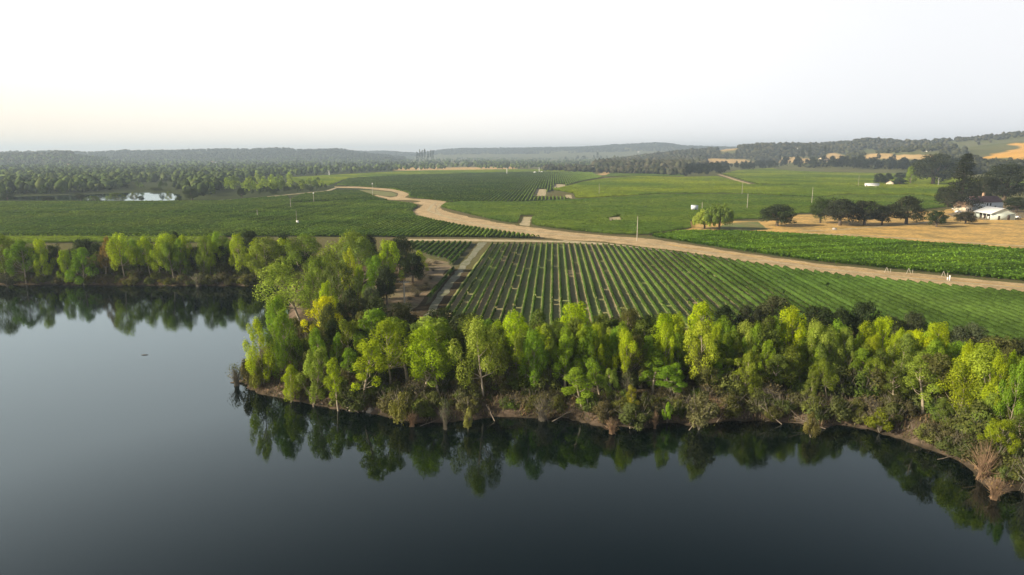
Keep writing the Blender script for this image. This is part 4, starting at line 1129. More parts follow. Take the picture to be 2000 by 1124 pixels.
def branch(px, py, L, az, el, lab, forks=3, z=-1.6, r=.09, name="fallen_branch"):
    x, y, _ = G(px, py, z)
    mb = MB()
    d = np.array([sin(az) * cos(el), cos(az) * cos(el), sin(el)])
    pts = [np.array([0, 0, 0.]) + d * L * t + rng.normal(0, .08, 3) * L * .3 * t for t in (0, .3, .6, 1)]
    mb.tube(pts, [r, r * .8, r * .55, r * .2], 6)
    for j in range(forks):
        t = rng.uniform(.3, .9); p = d * L * t; e = p + (d + rng.normal(0, .6, 3)) * L * .3
        mb.tube([p, (p + e) / 2 + rng.normal(0, .05, 3), e], [r * .4, r * .3, r * .1], 4)
    ob(name, mb.build(name, M_DRIFT), loc=(x, y, z), label=lab, cat="branch")
branch(966, 823, 2.6, R_(-30), R_(35), "short pale dead branch propped on the bare bank below the broad cottonwood", z=-1.9)
branch(1078, 824, 5.2, R_(70), R_(22), "long bare curved branch rising from the water to the right", z=-2)
branch(1345, 842, 3.0, R_(60), R_(40), "thin dead branch poking from the water below the big olive willow bush", z=-2.1)
branch(1400, 825, 2.6, R_(50), R_(35), "short pale dead stick standing at the waterline right of the olive willow bush", z=-1.9)
branch(1527, 829, 4.6, R_(-60), R_(35), "long straight dead branch slanting into the water left of the drooping yellow olive bush", z=-1.9)
branch(1612, 838, 5.0, R_(-75), R_(18), "bleached forked log lying out over the water right of the drooping bush", z=-1.9, forks=5)
branch(1230, 838, 4.2, R_(20), R_(60), "crossed bare grey stem leaning over the near waterline", z=-1.9, forks=5)
branch(700, 806, 1.6, R_(-60), R_(20), "small root tangle among the boulders of the point", z=-1.9, forks=6)
branch(612, 796, 3.0, R_(-20), R_(40), "root tangle hanging down over the boulders in the middle of the rock line", z=-2.0, forks=9)
branch(1830, 898, 3.4, R_(80), R_(6), "pale bare branch floating on the dark water at right", z=-2.02, forks=3, r=.06)
branch(820, 833, 3.0, R_(60), R_(10), "tangle of bleached roots in the water below the brown dead clump", z=-2.0, forks=6, r=.05)
branch(1990, 945, 3.2, R_(60), R_(30), "grey dead branch at the waterline by the right border", z=-1.8, forks=5)
# low spit with a half sunk log
mbs = MB(); mbs.tube([(-2.6, 0, 0), (-1, .1, .15), (.8, .3, .3), (2.6, .9, .5)], [.12, .3, .4, .5], 8)
x, y, _ = G(476, 748, WATER_Z)
ob("half_sunk_log", mbs.build("half_sunk_log", M_BARKD, smooth=True), loc=(x, y, WATER_Z), label="dark half sunk log forming a low spit off the tip of the point", cat="log")
x, y, _ = G(282, 694, WATER_Z)
mbs = MB(); mbs.tube([(-.7, 0, 0), (-.2, .05, .04), (.4, .02, .03), (.8, .2, .0)], [.04, .09, .08, .03], 7)
ob("floating_log", mbs.build("floating_log", M_BARKD), loc=(x, y, WATER_Z + .02), label="small dark log floating alone on the open lake", cat="log")

# ------------------------------------------------------------------ trees of the farmland
for cx, t_, b_, w, kd, c, lab in [
    (1518, 396, 442, 62, 'oak', (.05, .065, .032), "lone dark round oak at the left end of the dry field"),
    (1602, 383, 436, 44, 'oak', (.055, .085, .025), "green oak at the left end of the row of oaks on the dry field"),
    (1640, 384, 441, 66, 'oak', (.045, .055, .035), "second oak from the left in the row on the dry field, widest crown"),
    (1688, 388, 440, 64, 'oak', (.045, .052, .03), "third oak from the left in the row on the dry field"),
    (1722, 398, 440, 36, 'oak', (.04, .048, .028), "small dark oak filling the right end of the oak row"),
    (1770, 382, 438, 68, 'oak', (.055, .068, .035), "broad oak standing right of the oak row, before the farm"),
    (1829, 409, 444, 36, 'oak', (.045, .07, .025), "small ball shaped green tree on the golden slope"),
    (1886, 412, 438, 38, 'oak', (.06, .06, .035), "small sparse dark tree in front of the grey roofed barn"),
    (1822, 296, 362, 80, 'oak', (.05, .058, .03), "huge dark oak towering left of the farm conifer"),
    (1960, 314, 396, 88, 'oak', (.04, .05, .03), "huge dark spreading oak behind the farmhouse"),
    (1915, 340, 400, 50, 'oak', (.045, .05, .028), "dark oak right beside the farm conifer"),
    (1850, 360, 405, 50, 'oak', (.05, .06, .03), "dark oak low at the left foot of the farm conifer"),
    (1874, 302, 412, 78, 'conifer', (.045, .055, .035), "tall dark cedar in front of the farmhouse"),
    (1778, 324, 361, 22, 'low', (.22, .30, .02), "bright light green tree left of the huge dark oak"),
    (1716, 337, 361, 18, 'oak', (.035, .05, .025), "left one of the two small dark round trees behind the white shed"),
    (1733, 338, 361, 20, 'oak', (.035, .05, .025), "right one of the two small dark round trees behind the white shed"),
    (1759, 336, 350, 24, 'oak', (.04, .055, .025), "low dark round tree left of the bright light green tree"),
    (1756, 347, 363, 26, 'oak', (.04, .06, .025), "low dark bush like tree right of the small cream house"),
    (1376, 408, 447, 50, 'willow', (.27, .33, .06), "pale yellow green weeping willow, the left and smaller of the pair"),
    (1404, 396, 449, 58, 'willow', (.17, .23, .05), "darker and taller weeping willow of the pair by the vineyard edge"),
    (1985, 385, 415, 50, 'oak', (.04, .055, .025), "dark low tree right of the farmhouse by the right border"),
    (376, 364, 392, 38, 'oak', (.055, .08, .035), "round dark green tree standing right of the small bright pond"),
    (472, 365, 387, 20, 'oak', (.035, .045, .025), "small dark squarish tree on the levee"),
    (158, 377, 392, 22, 'oak', (.04, .05, .025), "dark round bush left of the small pond on the levee"),
    (95, 384, 394, 26, 'oak', (.04, .05, .025), "low dark bush second from the left on the levee"),
    (15, 375, 394, 30, 'oak', (.045, .06, .03), "dark tree at the left border beyond the left vineyard"),
    (234, 377, 393, 34, 'low', (.14, .19, .04), "pale green willow clump on the levee directly left of the pond"),
    (188, 383, 393, 26, 'low', (.12, .16, .04), "low pale green clump on the levee between two darker bushes"),
    (331, 374, 392, 12, 'low', (.15, .20, .04), "narrow pale green tree standing in the bright pond"),
    (262, 376, 392, 16, 'low', (.12, .16, .04), "small pale green bush at the left rim of the bright pond"), (276, 382, 393, 14, 'oak', (.05, .07, .03), "tiny dark bush in front of the bright pond"), (305, 366, 373, 30, 'oak', (.06, .08, .035), "low dark tree on the far rim of the bright pond"),
    (348, 385, 393, 16, 'oak', (.07, .10, .03), "small green bush at the right rim of the bright pond")]:
    x, y, _ = G(cx, b_)
    plant(kd, x, y, 0, top_z(x, y, t_), px_size(w, x, y) * (1.3 if kd == 'oak' and cx > 1500 else 1.08), c, {'conifer': "cedar_tree", 'willow': "willow_tree"}.get(kd, "farm_tree"), lab, "tree", tilt=.02)

# woodland pieces far off: nearest as individual trees, the rest one mass
def px_points(n, poly, seed=0):
    P = np.array(poly, float); out = []
    lo = P.min(0); hi = P.max(0)
    while len(out) < n:
        a = rng.uniform(lo[0], hi[0], 2000); b = rng.uniform(lo[1], hi[1], 2000)
        m = poly_sdf(a, b, P) < 0
        out += list(zip(a[m], b[m]))
    return np.array(out[:n])

LMW = [(15, "the border tree"), (95, "the low levee bush"), (158, "the round levee bush"), (234, "the pale willow clump"), (300, "the bright pond"), (376, "the round pond tree"), (472, "the squarish levee tree"), (520, "the grove's middle"), (568, "the first thin pole"), (613, "the headed pole"),
       (1340, "the belt's left end"), (1405, "the narrow hill track"), (1460, "the hill track's bend"), (1539, "the far pole"), (1600, "the cream building"), (1648, "the far crossarm pole"), (1716, "the two small round trees"), (1778, "the light green tree"), (1840, "the huge dark oak")]
def woods_px(n, poly, hr, cols, name, label, group):
    pts = px_points(n, poly)
    HP = np.full((len(pts), 3), np.nan); hp_, dn_ = hit(pts[:, 0], pts[:, 1]); HP[dn_] = hp_
    for pi_, (px, py) in enumerate(pts):
        if 240 < px < 350 and 352 < py and rng.uniform() > .45: continue
        if px < 360 and py > 377 and rng.uniform() > .25: continue
        x, y, z0 = HP[pi_]
        if not np.isfinite(x): continue
        h = rng.uniform(*hr)
        lab = label + (', back ' if py < sum(q[1] for q in poly) / len(poly) else ', front ') + where(px, LMW).replace('below', 'behind')
        p = PR['far'][int(rng.integers(6))]
        o = ob(name, p[0], loc=(x, y, z0 - .3), label=lab, cat="tree", group=group)
        o.scale = (h / 12 * rng.uniform(.8, 1.15),) * 2 + (h / 12,); o.rotation_euler[2] = rng.uniform(0, 6)
        c = random.choice(cols); j = rng.uniform(.8, 1.2); o.color = (c[0] * j, c[1] * j, c[2] * j, 1)
WC = [(.07, .105, .035), (.055, .085, .035), (.10, .145, .04), (.13, .18, .05), (.05, .07, .03)]
woods_px(60, [(395, 386), (500, 383), (640, 370), (640, 363), (560, 352), (470, 352), (440, 372)], (9, 15), [(.26, .34, .06), (.20, .28, .05), (.30, .37, .06), (.12, .17, .04)], "grove_tree", "pale green grove tree", "pale grove left of the vineyards")
woods_px(30, [(470, 387), (560, 381), (642, 373), (640, 368), (560, 374), (480, 380)], (6, 9), [(.04, .055, .025), (.05, .07, .03)], "grove_tree", "low dark edge tree of the grove", "dark front edge of the pale grove")
woods_px(215, [(-250, 389), (100, 388), (130, 381), (250, 372), (340, 373), (400, 384), (470, 358), (470, 352), (-250, 352)], (8, 13), WC, "woodland_tree", "grey green woodland tree beyond the left vineyard", "wooded flats beyond the left vineyard")
woods_px(90, [(1330, 349), (1400, 346), (1440, 336), (1530, 331), (1530, 326), (1440, 328), (1350, 335)], (17, 25), [(.022, .03, .018), (.03, .038, .022)], "treeline_tree", "very dark belt tree between vineyards", "dark tree belt behind the vineyards")
woods_px(110, [(1530, 330), (1700, 334), (1790, 341), (1800, 346), (1900, 348), (1900, 338), (1810, 334), (1700, 327), (1530, 324)], (20, 30), [(.026, .034, .02), (.034, .042, .025)], "treeline_tree", "dark belt tree above the yellowish vineyard", "dark tree belt above the yellowish vineyard")

def merged_trees(pts, hr, cols, name, clumps=2, wf=.62):
    """pts (n,3) ground points; many lumpy crowns as one mass"""
    V, F, T, hue = [], [], [], []
    n = len(pts)
    nv = len(IV1)
    allV = []; allF = []; allT = []; allH = []
    base = 0
    cols = np.array(cols)
    h = rng.uniform(hr[0], hr[1], n); ci = rng.integers(0, len(cols), n)
    for k in range(clumps):
        off = rng.normal(0, .22, (n, 2)) * h[:, None] if k else np.zeros((n, 2))
        r = h * rng.uniform(.3, .5, n) * (1 if k == 0 else .7) * wf / .62
        cz = h * (.55 if k == 0 else rng.uniform(.3, .75, n))
        jit = 1 + rng.normal(0, .2, (n, nv, 1))
        sc = np.stack([r, r, np.maximum(h * .48 if k == 0 else h * .3, .5)], 1)
        v = IV1[None] * jit * sc[:, None, :]
        v[..., 0] += (pts[:, 0] + off[:, 0])[:, None]; v[..., 1] += (pts[:, 1] + off[:, 1])[:, None]; v[..., 2] += (pts[:, 2] + cz)[:, None]
        f = IF1[None] + (np.arange(n) * nv)[:, None, None] + base
        allV.append(v.reshape(-1, 3)); allF.append(f.reshape(-1, 3)); base += n * nv
        c = cols[ci] * rng.uniform(.7, 1.3, (n, 1))
        allH.append(np.repeat(c, nv, 0)); allT.append(np.clip(.4 + rng.normal(0, .18, n * nv) + (IV1[None, :, 2] * .0).repeat(n, 0).ravel(), 0, 1))
    ob(name, mesh(name, np.concatenate(allV), None, np.concatenate(allF), M_FAR, tint=np.concatenate(allT), hue=np.concatenate(allH)), kind='stuff')

def gold_free(P):
    d = depth(P[:, 0], P[:, 1], P[:, 2]); PX = 1000 + FPX * P[:, 0] / d; PY = 562 - FPX * (P[:, 1] * UP[1] + (P[:, 2] - CAMZ) * UP[2]) / d
    ok = np.ones(len(P), bool)
    for g in GOLD_PX:
        for dy in (0, 4, 8): ok &= poly_sdf(PX, PY - dy, np.array(g, float)) > 1.0
    ok &= ~((PX > 1890) & (PY > 284) & (PY < 312))
    return P[ok]
def ground_pts(n, poly, keep=None):
    p = px_points(n, poly)
    res, done = hit(p[:, 0], p[:, 1])
    return res
LW = [(-300, 352), (470, 352), (560, 346), (640, 341), (780, 334), (930, 329), (1000, 322), (1000, 311), (700, 309), (-300, 311)]
merged_trees(ground_pts(1500, [(-300, 382), (60, 381), (180, 376), (245, 370), (255, 358), (345, 358), (358, 380), (400, 386), (480, 352), (480, 350), (-300, 350)]), (6, 15), WC + [(.11, .14, .05)], 'far_woodland', 3)
merged_trees(ground_pts(3600, LW), (9, 15), WC, "far_woodland", 3)
merged_trees(ground_pts(1200, [(930, 331), (1180, 330), (1330, 326), (1330, 309), (930, 309)]), (7, 12), WC, "far_woodland", 2)
merged_trees(ground_pts(500, [(1060, 335), (1190, 340), (1340, 345), (1340, 338), (1190, 330), (1060, 330)]), (9, 15), [(.05, .06, .03), (.075, .08, .045), (.10, .095, .06)], "far_treeline", 3)
merged_trees(ground_pts(700, [(1150, 334), (1340, 338), (1380, 330), (1380, 318), (1200, 318)]), (17, 27), [(.085, .09, .05), (.11, .105, .065), (.06, .07, .035)], "far_treeline", 3)
merged_trees(gold_free(ground_pts(2000, [(1340, 330), (1530, 326), (1800, 333), (1900, 345), (2050, 345), (2050, 310), (1860, 308), (1600, 306), (1340, 306)])), (7, 12), [(.055, .065, .035), (.08, .085, .045), (.045, .05, .03)], "far_treeline", 2)
# the wooded hills
def hill_pts(n, r0, r1, px0, px1, hmin, cut=None):
    px = rng.uniform(px0, px1, n * 3); r = rng.uniform(r0, r1, n * 3)
    x = (px - 1000) / FPX * r; y = np.sqrt(np.maximum(r * r - x * x, 1))
    k = r / np.hypot(x, y)
    h = H(x, y)
    m = (h > hmin) & (fnoise(x / 130, y / 130, 61) + rng.uniform(-.12, .12, n * 3) > (cut or .3))
    P = np.stack([x, y, h], 1)[m][:n]
    return P
merged_trees(hill_pts(5200, 3900, 5100, -200, 850, 4), (10, 17), [(.055, .065, .05), (.045, .055, .04)], "wooded_hill", 1, .8)
merged_trees(hill_pts(2600, 2900, 3900, -250, 290, 3), (9, 15), [(.06, .07, .045), (.09, .09, .06)], "wooded_hill", 1, .8)
merged_trees(hill_pts(5500, 6200, 7600, 650, 1520, 5), (12, 20), [(.05, .06, .045)], "wooded_hill", 1, 1.0)
merged_trees(gold_free(hill_pts(6500, 2600, 3700, 1180, 2100, 6)), (9, 17), [(.06, .065, .04), (.09, .085, .05), (.05, .055, .035)], "wooded_hill", 1, .8)
merged_trees(gold_free(hill_pts(1900, 1800, 2700, 1480, 2100, 6, .45)), (8, 14), [(.06, .07, .04), (.085, .09, .05)], "wooded_hill", 2, .8)
# skyline pines standing tall enough to be told apart
def far_tree(px, base, top, w, lab, grp, c=(.045, .055, .045), kind='far'):
    P, _ = hit([px], [base])
    if len(P) == 0: return
    x, y, z = P[0]
    p = PR['far'][int(rng.integers(6))]
    h = top_z(x, y, top) - z
    o = ob("skyline_tree", p[0], loc=(x, y, z), label=lab, cat="tree", group=grp)
    o.scale = (px_size(w, x, y) / 11,) * 2 + (h / 12,); o.rotation_euler[2] = rng.uniform(0, 6); o.color = (*c, 1)
for px, t_ in [(815, 296), (820, 292), (825, 293), (830, 291), (836, 295), (842, 293), (846, 294)]:
    far_tree(px, 316, t_, 7, "dark pine in the tall cluster on the horizon above the road bend", "horizon pine cluster")
for px, t_, w in [(1160, 302, 7), (1167, 297, 8), (1173, 304, 8), (1140, 304, 14), (1128, 304, 10), (1105, 306, 10), (1185, 304, 7)]:
    far_tree(px, 314, t_, w, "dark tree in the short row on the hazy plain left of the brownish wood", "short tree row on the hazy plain")
for px, t_, w in [(1566, 284, 9), (1580, 283, 10), (1545, 288, 8), (1715, 297, 12), (1745, 300, 12), (1610, 284, 8), (1420, 296, 8), (1438, 292, 9)]:
    far_tree(px, 318, t_, w, "tall dark tree rising out of the hedgerows below the right hills", "tall trees below the right hills")

# ------------------------------------------------------------------ poles, wind machines, posts
M_POLE = plain("pole_wood", (.42, .39, .33), .8, .15, 2)
M_WHITE = plain("white_paint", (.8, .8, .78), .5, .05, 1)
M_STEEL = plain("steel_grey", (.45, .46, .46), .45, .1, 1, metal=.3)
def pole(px, base, top, lab, arm=True, r=.16, lamp=False, white=False):
    x, y, _ = G(px, base); h = top_z(x, y, top)
    root = bpy.data.objects.new("utility_pole", None); COL.objects.link(root); root.location = (x, y, 0); tag(root, None, lab, "pole")
    mb = MB(); mb.tube([(0, 0, -.5), (0, 0, h)], [r * 1.2, r * .8], 8); ob("shaft", mb.build("shaft", M_WHITE if white else M_POLE), root)
    if arm:
        mb = MB().box(-1.5, 1.5, -.09, .09, h - .75, h - .5)
        ob("crossarm", mb.build("crossarm", M_POLE), root)
        for ax in (-1.3, -.5, .5, 1.3):
            mb = MB(); mb.tube([(ax, 0, h - .5), (ax, 0, h - .2)], [.06, .05], 6); ob("insulator", mb.build("insulator", M_STEEL), root)
    if lamp:
        mb = MB(); mb.tube([(0, 0, h - 1.6), (0, 0, h - .5)], [.5, .35], 8); ob("sensor_box", mb.build("sensor_box", M_WHITE), root)
pole(790, 592, 548, "weathered utility pole with a crossarm standing beside the dark oaks of the point", r=.22)
pole(1244, 471, 423, "tall thin pole at the edge of the dirt road below the wide middle vineyard", arm=False)
pole(1170, 382, 359, "thin pole in the middle vineyard left of the bare patches' end", arm=False)
pole(1449, 382, 356, "thin pole in the right vineyard below the narrow hill track", arm=False)
pole(1459, 411, 379, "thin pole right of the weeping willows", arm=False)
pole(1371, 411, 395, "short pole beside the white tank by the willows", arm=False)
pole(1585, 401, 366, "thin pole in the vineyard just left of the row of oaks", arm=False)
pole(1539, 330, 315, "far pole at the top left of the yellowish vineyard", arm=False)
pole(1648, 331, 308, "far pole standing in front of the tree belt above the yellowish vineyard", arm=True)
pole(1676, 366, 343, "pole on the bare patch beside the white shed", arm=False)
pole(1832, 364, 347, "pale pole at the right foot of the huge dark oak", arm=False, white=True)
pole(568, 408, 387, "thin pole in the left vineyard, between two others", arm=False)
pole(613, 397, 375, "pole with a small head at the left grassy strip", arm=False, lamp=True)
pole(503, 425, 410, "short thin pole in the left vineyard nearest the left border", arm=False)
pole(728, 382, 357, "pole with a small head beside the grassy loop of the path", arm=False, lamp=True)
pole(580, 441, 412, "weather mast with a white box low in the left vineyard", arm=False, r=.08)
x, y, _ = G(581, 440)
ob("weather_box", MB().box(-.7, .7, -.4, .4, 1.0, 2.8).build("weather_box", M_WHITE), loc=(x + .3, y - .5, 0), label="white weather station box at the foot of its mast in the left vineyard", cat="weather station")

def wind_machine(px, base, top, lab, blades=True):
    x, y, _ = G(px, base); h = top_z(x, y, top)
    root = bpy.data.objects.new("wind_machine", None); COL.objects.link(root); root.location = (x, y, 0); tag(root, None, lab, "wind machine")
    mb = MB(); mb.tube([(0, 0, -.5), (0, 0, h)], [.6, .42], 10); ob("tower", mb.build("tower", M_WHITE), root)
    mb = MB(); mb.tube([(0, -1.0, h + .2), (0, .9, h + .3)], [.45, .4], 8); ob("gearbox", mb.build("gearbox", M_STEEL), root)
    mb = MB().box(-1.2, 1.2, -.9, .9, 0, 1.5); ob("engine_box", mb.build("engine_box", M_STEEL), root)
    if blades:
        a = rng.uniform(0, pi)
        for s in (1, -1):
            mb = MB(); e = np.array([cos(a) * 3.2 * s, -1.1, h + .25 + sin(a) * 3.2 * s])
            mb.tube([(0, -1.1, h + .25), e], [.22, .12], 4); ob("blade", mb.build("blade", M_STEEL), root)
wind_machine(643, 343, 334, "leftmost white frost fan tower, standing before the far woodland")
wind_machine(819, 335, 326, "white frost fan tower below the horizon pine cluster")
wind_machine(990, 341, 329, "white frost fan tower on the near edge of the far fanning rows")
wind_machine(1053, 337, 327, "white frost fan tower with parked machines beside it in the far vineyard")
wind_machine(1287, 342, 332, "white frost fan tower in front of the brownish wood")
for px, py, w in [(1045, 338.5, 3), (1058, 337.5, 2.5)]:
    x, y, _ = G(px, py)
    mb = MB().box(-w, w, -1.2, 1.2, .6, 2.6).box(-w * .4, w * .4, -1.1, 1.1, 2.6, 3.6)
    ob("parked_trailer", mb.build("parked_trailer", M_WHITE), loc=(x, y, 0), label="white trailer parked left of the frost fan tower in the far vineyard" if px < 1050 else "small white trailer parked right of the frost fan tower in the far vineyard", cat="trailer")
# A-shaped end braces and white markers on the dirt road
for px, py, lab in [(1731, 533, "wooden end brace on the road edge, leftmost of three"), (1774, 535, "wooden end brace on the road edge, middle of three"), (1842, 541, "wooden end brace on the road edge beside the white marker posts")]:
    x, y, _ = G(px, py)
    mb = MB(); mb.tube([(-.7, 0, -.1), (0, 0, 2.0)], [.08, .07], 5); mb.tube([(.9, 0, -.1), (0, 0, 2.0)], [.07, .06], 5); mb.tube([(1.6, .2, -.1), (1.6, .2, 1.4)], [.07, .07], 5)
    ob("end_brace", mb.build("end_brace", M_POLE), loc=(x, y, 0), label=lab + " beyond the near vineyard", cat="post")
for px, py, h, lab in [(1854.5, 549, 1.8, "white marker post standing on the dirt road"), (1850.5, 548, 1.0, "short white valve box left of the white marker post")]:
    x, y, _ = G(px, py)
    ob("marker_post", MB().box(-.16, .16, -.16, .16, 0, h).box(-.22, .22, -.22, .22, h, h + .08).build("marker_post", M_WHITE), loc=(x, y, 0), label=lab, cat="post")

# white tank box by the willows
x, y, _ = G(1356, 415)
mb = MB().box(-2.3, 2.3, -1.5, 1.5, 2.2, 5.0).box(-2.4, 2.4, -1.6, 1.6, 5.0, 5.15)
root = bpy.data.objects.new("pump_house", None); COL.objects.link(root); root.location = (x, y, 0); tag(root, None, "pale boxy pump house on legs left of the weeping willows", "pump house")
ob("body", mb.build("body", plain("pale_blue_metal", (.62, .68, .74), .5, .08, 1)), root)
for sx in (-2, 2):
    for sy in (-1.3, 1.3): ob("leg", MB().box(sx - .12, sx + .12, sy - .12, sy + .12, 0, 2.2).build("leg", M_STEEL), root)
# low stone trough in the dry field and debris
x, y, _ = G(1630, 449)
ob("concrete_trough", MB().box(-1.1, 1.1, -.6, .6, 0, .9).box(-.9, .9, -.45, .45, .9, 1.0).build("concrete_trough", plain("concrete", (.42, .40, .37), .9, .2, 2)), loc=(x, y, 0), label="pale concrete trough below the row of oaks on the dry field", cat="trough")

# ------------------------------------------------------------------ farm buildings
M_WALLW = plain("white_wall", (.66, .70, .74), .8, .06, .8)
M_WALLC = plain("cream_wall", (.66, .58, .46), .8, .06, .8)
M_ROOFR = plain("plum_roof", (.17, .10, .105), .85, .2, 1.2, .2)
M_ROOFT = plain("brown_roof", (.22, .15, .10), .85, .2, 1.2, .2)
M_ROOFG = plain("metal_roof", (.62, .64, .66), .4, .08, .8, metal=.2)
M_BARNW = plain("barn_pale_green", (.50, .57, .53), .8, .08, .8)
M_DARKIN = plain("dark_timber", (.07, .05, .04), .9, .3, 1)
M_GLASS = plain("window_glass", (.03, .035, .045), .15, .05, 1)
M_BRICK = plain("tan_brick", (.42, .29, .20), .9, .2, 3)

def gable(mb, x0, x1, y0, y1, z0, z1, along='x', over=.5, th=.22):
    """two roof slopes with thickness"""
    if along == 'x':
        ym = (y0 + y1) / 2; a = [(x0 - over, y0 - over, z0), (x1 + over, y0 - over, z0), (x1 + over, ym, z1), (x0 - over, ym, z1), (x0 - over, y1 + over, z0), (x1 + over, y1 + over, z0)]
    else:
        xm = (x0 + x1) / 2; a = [(x0 - over, y1 + over, z0), (x0 - over, y0 - over, z0), (xm, y0 - over, z1), (xm, y1 + over, z1), (x1 + over, y1 + over, z0), (x1 + over, y0 - over, z0)]
    a = np.array(a, float); b = a + np.array([0, 0, th])
    mb.add(np.concatenate([a, b]), [(0, 3, 2, 1), (3, 4, 5, 2), (6, 7, 8, 9), (9, 8, 11, 10), (0, 1, 7, 6), (5, 4, 10, 11), (1, 2, 8, 7), (2, 5, 11, 8), (3, 0, 6, 9), (4, 3, 9, 10)])
def gable_wall(mb, x0, x1, y0, y1, z0, z1, along='x'):
    if along == 'x':
        ym = (y0 + y1) / 2
        for x in (x0, x1): mb.add([(x, y0, z0), (x, y1, z0), (x, ym, z1)], (), [(0, 1, 2)])
    else:
        xm = (x0 + x1) / 2
        for y in (y0, y1): mb.add([(x0, y, z0), (x1, y, z0), (xm, y, z1)], (), [(0, 1, 2)])
def house(name, origin, rz, L, D, wall_h, roof_h, wallm, roofm, label, cat, along='x', windows=(), door=None, chimney=None):
    root = bpy.data.objects.new(name, None); COL.objects.link(root); root.location = origin; root.rotation_euler = (0, 0, rz); tag(root, None, label, cat)
    mb = MB().box(0, L, 0, D, -.3, wall_h); gable_wall(mb, 0, L, 0, D, wall_h, wall_h + roof_h - .15, along); ob("wall", mb.build("wall", wallm), root)
    mb = MB(); gable(mb, 0, L, 0, D, wall_h - .12, wall_h + roof_h, along); rf = ob("roof", mb.build("roof", roofm), root)
    for (x0, x1, z0, z1) in windows:
        w = ob("window", MB().box(x0, x1, -.06, .02, z0, z1).build("window", M_GLASS), root)
        fr = MB().box(x0 - .12, x1 + .12, -.1, .0, z0 - .12, z0).box(x0 - .12, x1 + .12, -.1, .0, z1, z1 + .12).box(x0 - .12, x0, -.1, .0, z0, z1).box(x1, x1 + .12, -.1, .0, z0, z1)
        ob("frame", fr.build("frame", M_WHITE), w)
    if door:
        ob("door", MB().box(door[0], door[1], -.07, .02, 0, door[2]).build("door", M_DARKIN), root)
    if chimney:
        cx_, cy_, h_ = chimney
        ob("chimney", MB().box(cx_ - .8, cx_ + .8, cy_ - .6, cy_ + .6, wall_h, h_).box(cx_ - .95, cx_ + .95, cy_ - .75, cy_ + .75, h_, h_ + .25).build("chimney", M_BRICK), rf)
    return root
a = np.array(G(1902, 411)[:2]); b = np.array(G(1958, 409)[:2])
L = np.linalg.norm(b - a); rz = math.atan2(*(b - a)[::-1])
house("farmhouse", (*a, 0), rz, L, 12, 5.6, 4.2, M_WALLW, M_ROOFR, "white two storey farmhouse with a wide plum coloured roof behind the barn", "house",
      windows=[(L * .14, L * .2, 1, 2.6), (L * .22, L * .28, 1, 2.6), (L * .42, L * .47, 3.0, 5.1), (L * .53, L * .58, 3.0, 5.1), (L * .7, L * .76, 1.2, 2.8)], door=(L * .33, L * .38, 2.2), chimney=(L * .62, 8, 12.2))
a2 = np.array(G(1884, 414)[:2])
house("farmhouse_wing", (*a2, 0), rz, 7.5, 9, 3.4, 3.6, M_WALLC, M_ROOFT, "cream gabled cottage joined to the left side of the white farmhouse", "house", along='y', windows=[(1.2, 2.4, 1, 2.4), (4.6, 5.8, 1, 2.4)], door=(3.1, 4.0, 2.1))
# barn with open bays
c0 = np.array(G(1934, 430)[:2]); cl_ = np.array(G(1903, 425)[:2]); cr_ = np.array(G(1974, 425)[:2])
e1 = (cl_ - c0); Lb = np.linalg.norm(e1) ; e1 = e1 / Lb
root = bpy.data.objects.new("barn", None); COL.objects.link(root); root.location = (*c0, 0); root.rotation_euler = (0, 0, math.atan2(-e1[1], -e1[0]))
tag(root, None, "long pale green barn with a light metal roof and dark open bays", "barn")
# local frame: x from left corner to near corner is (-Lb .. 0); y goes back
Db = 15.0
mb = MB().box(-Lb, 0, Db - .2, Db, -.2, 4).box(-.2, 0, 0, Db - .2, -.2, 4).box(-Lb, -Lb + .2, 0, Db - .2, -.2, 4); gable_wall(mb, -Lb + .1, -.1, 0, Db, 4, 7.2)
ob("wall", mb.build("wall", M_BARNW), root)
mb = MB(); gable(mb, -Lb, 0, 0, Db, 3.8, 7.4, 'x', .8); ob("roof", mb.build("roof", M_ROOFG), root)
nb_ = 4
for k in range(nb_ + 1):
    xx = -Lb + .3 + (Lb - .6) * k / nb_
    ob("post", MB().box(xx - .15, xx + .15, -.1, .2, -.2, 3.9).build("post", M_BARNW), root)
ob("interior_wall", MB().box(-Lb + .3, -.3, 3.2, 3.4, -.2, 3.9).build("interior_wall", M_DARKIN), root)
ob("door", MB().box(-.02, .06, 4.5, 5.7, 0, 2.6).build("door", M_DARKIN), root)
ob("door", MB().box(-.02, .06, 10.2, 11.8, 0, 3.2).build("door", M_DARKIN), root)
for sx in (-Lb * .72, -Lb * .38):
    ob("hay_bin", MB().box(sx - .5, sx + .5, 2.2, 3.1, 0, 1.8).build("hay_bin", M_WHITE), root)
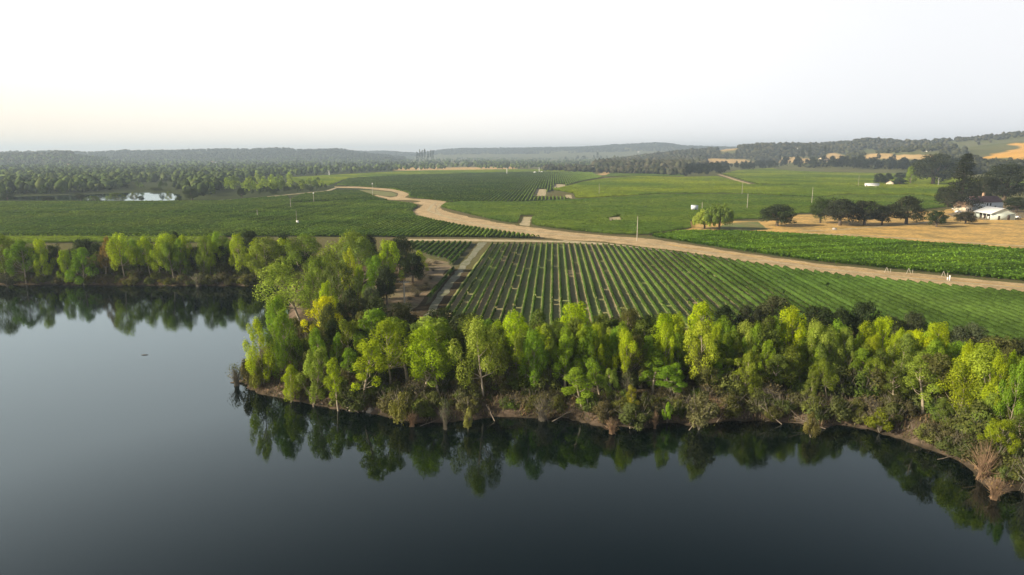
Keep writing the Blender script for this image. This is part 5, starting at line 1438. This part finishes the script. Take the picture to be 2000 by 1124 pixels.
# small sheds further off
x, y, _ = G(1689, 366)
house("shed", (x, y, 0), R_(-25), 16, 7, 3.2, 1.8, M_WHITE, M_ROOFG, "long white shed with a pale roof beside the bare patch in the right vineyard", "shed", door=(1, 3, 2.4))
x, y, _ = G(1730, 363)
house("cottage", (x, y, 0), R_(-30), 9, 8, 3.4, 3.2, M_WALLC, M_ROOFT, "small cream gabled cottage between dark round trees behind the white shed", "house", along='y', windows=[(1.5, 3, 1, 2.5)], door=(5.5, 6.6, 2.2))
for px, py, L_, D_, wh, lab in [(1605, 317, 26, 14, 8, "large cream building on the far side of the tree belt, left of a golden patch"), (1553, 294, 20, 12, 6, "white house on the hazy slope among tall dark trees"), (1497, 309, 22, 10, 5, "low pale building far off left of the tall dark trees"),
                            (1809, 301, 20, 12, 6, "pale house high on the wooded slope above the golden strip"), (123, 327, 24, 12, 8, "white house at the foot of the left hills"), (1245, 299, 22, 12, 8, "small white house on the hazy central hill"), (412, 320, 20, 12, 6, "pale house far off in the left woodland")]:
    P, _ = hit([px], [py])
    if len(P):
        x, y, z = P[0]
        house("distant_house", (x, y, z - .5), R_(rng.uniform(-30, 30)), L_, D_, wh, 3, M_WALLC if 'cream' in lab else M_WHITE, M_ROOFT, lab, "house", windows=[(2, 4, 2, 4), (8, 10, 2, 4), (14, 16, 2, 4)])
# cars
M_CARW = plain("car_white", (.75, .75, .75), .25, .03, 1); M_TYRE = plain("tyre", (.03, .03, .03), .8, .1, 2)
def car(px, py, rz, lab, mat=M_CARW):
    x, y, _ = G(px, py)
    root = bpy.data.objects.new("parked_car", None); COL.objects.link(root); root.location = (x, y, 0.05); root.rotation_euler = (0, 0, rz); tag(root, None, lab, "car")
    prof = [(-2.2, .35), (-2.2, .85), (-1.9, 1.0), (-1.2, 1.02), (-.7, 1.5), (.8, 1.52), (1.5, 1.0), (2.15, .9), (2.25, .35)]
    V = [(a_, -.88, b_) for a_, b_ in prof] + [(a_, .88, b_) for a_, b_ in prof]; n = len(prof)
    bm = bmesh.new(); vs_ = [bm.verts.new(v_) for v_ in V]
    bm.faces.new(vs_[:n]); bm.faces.new(vs_[n:][::-1])
    for i in range(n): bm.faces.new([vs_[i], vs_[n + i], vs_[n + (i + 1) % n], vs_[(i + 1) % n]])
    bmesh.ops.bevel(bm, geom=bm.edges[:], offset=.07, segments=2, affect='EDGES')
    bmesh.ops.recalc_face_normals(bm, faces=bm.faces[:])
    me = bpy.data.meshes.new("body"); bm.to_mesh(me); bm.free(); me.materials.append(mat); ob("body", me, root)
    for s in (-1, 1): ob("side_window", MB().box(-.75, .95, s * .885 - .02, s * .885 + .02, 1.05, 1.4).build("side_window", M_GLASS), root)
    for ax in (-1.35, 1.4):
        for s in (-1, 1):
            mb = MB(); mb.tube([(ax, s * .72, .34), (ax, s * .93, .34)], [.34, .34], 10); ob("wheel", mb.build("wheel", M_TYRE), root)
car(1871, 416, R_(10), "white car parked under the tall cedar left of the barn")
car(1865, 410, R_(15), "pale car parked just behind the white car under the cedar")
car(1979, 426, R_(0), "white car parked right of the barn, nearer its wall")
car(1988, 427, R_(20), "white car parked right of the barn, nearer the right border")

# ------------------------------------------------------------------ haze
def haze():
    me = MB().box(-9500, 9500, -600, 12500, -7, 175).build("haze", None)
    m, t = newmat("haze_air")
    o = N(t, "ShaderNodeOutputMaterial"); v = N(t, "ShaderNodeVolumePrincipled")
    v.inputs['Color'].default_value = (.64, .80, 1, 1); v.inputs['Density'].default_value = 1.45e-4; v.inputs['Anisotropy'].default_value = .2
    t.links.new(v.outputs[0], o.inputs['Volume'])
    me.materials.append(m)
    ob("haze", me, kind='stuff')
haze()
tot = 0
for me in bpy.data.meshes: tot += sum(max(0, p - 2) for p in [0]) + len(me.loops) - 2 * len(me.polygons)
print("TRIS", tot, "objects", len(bpy.data.objects))
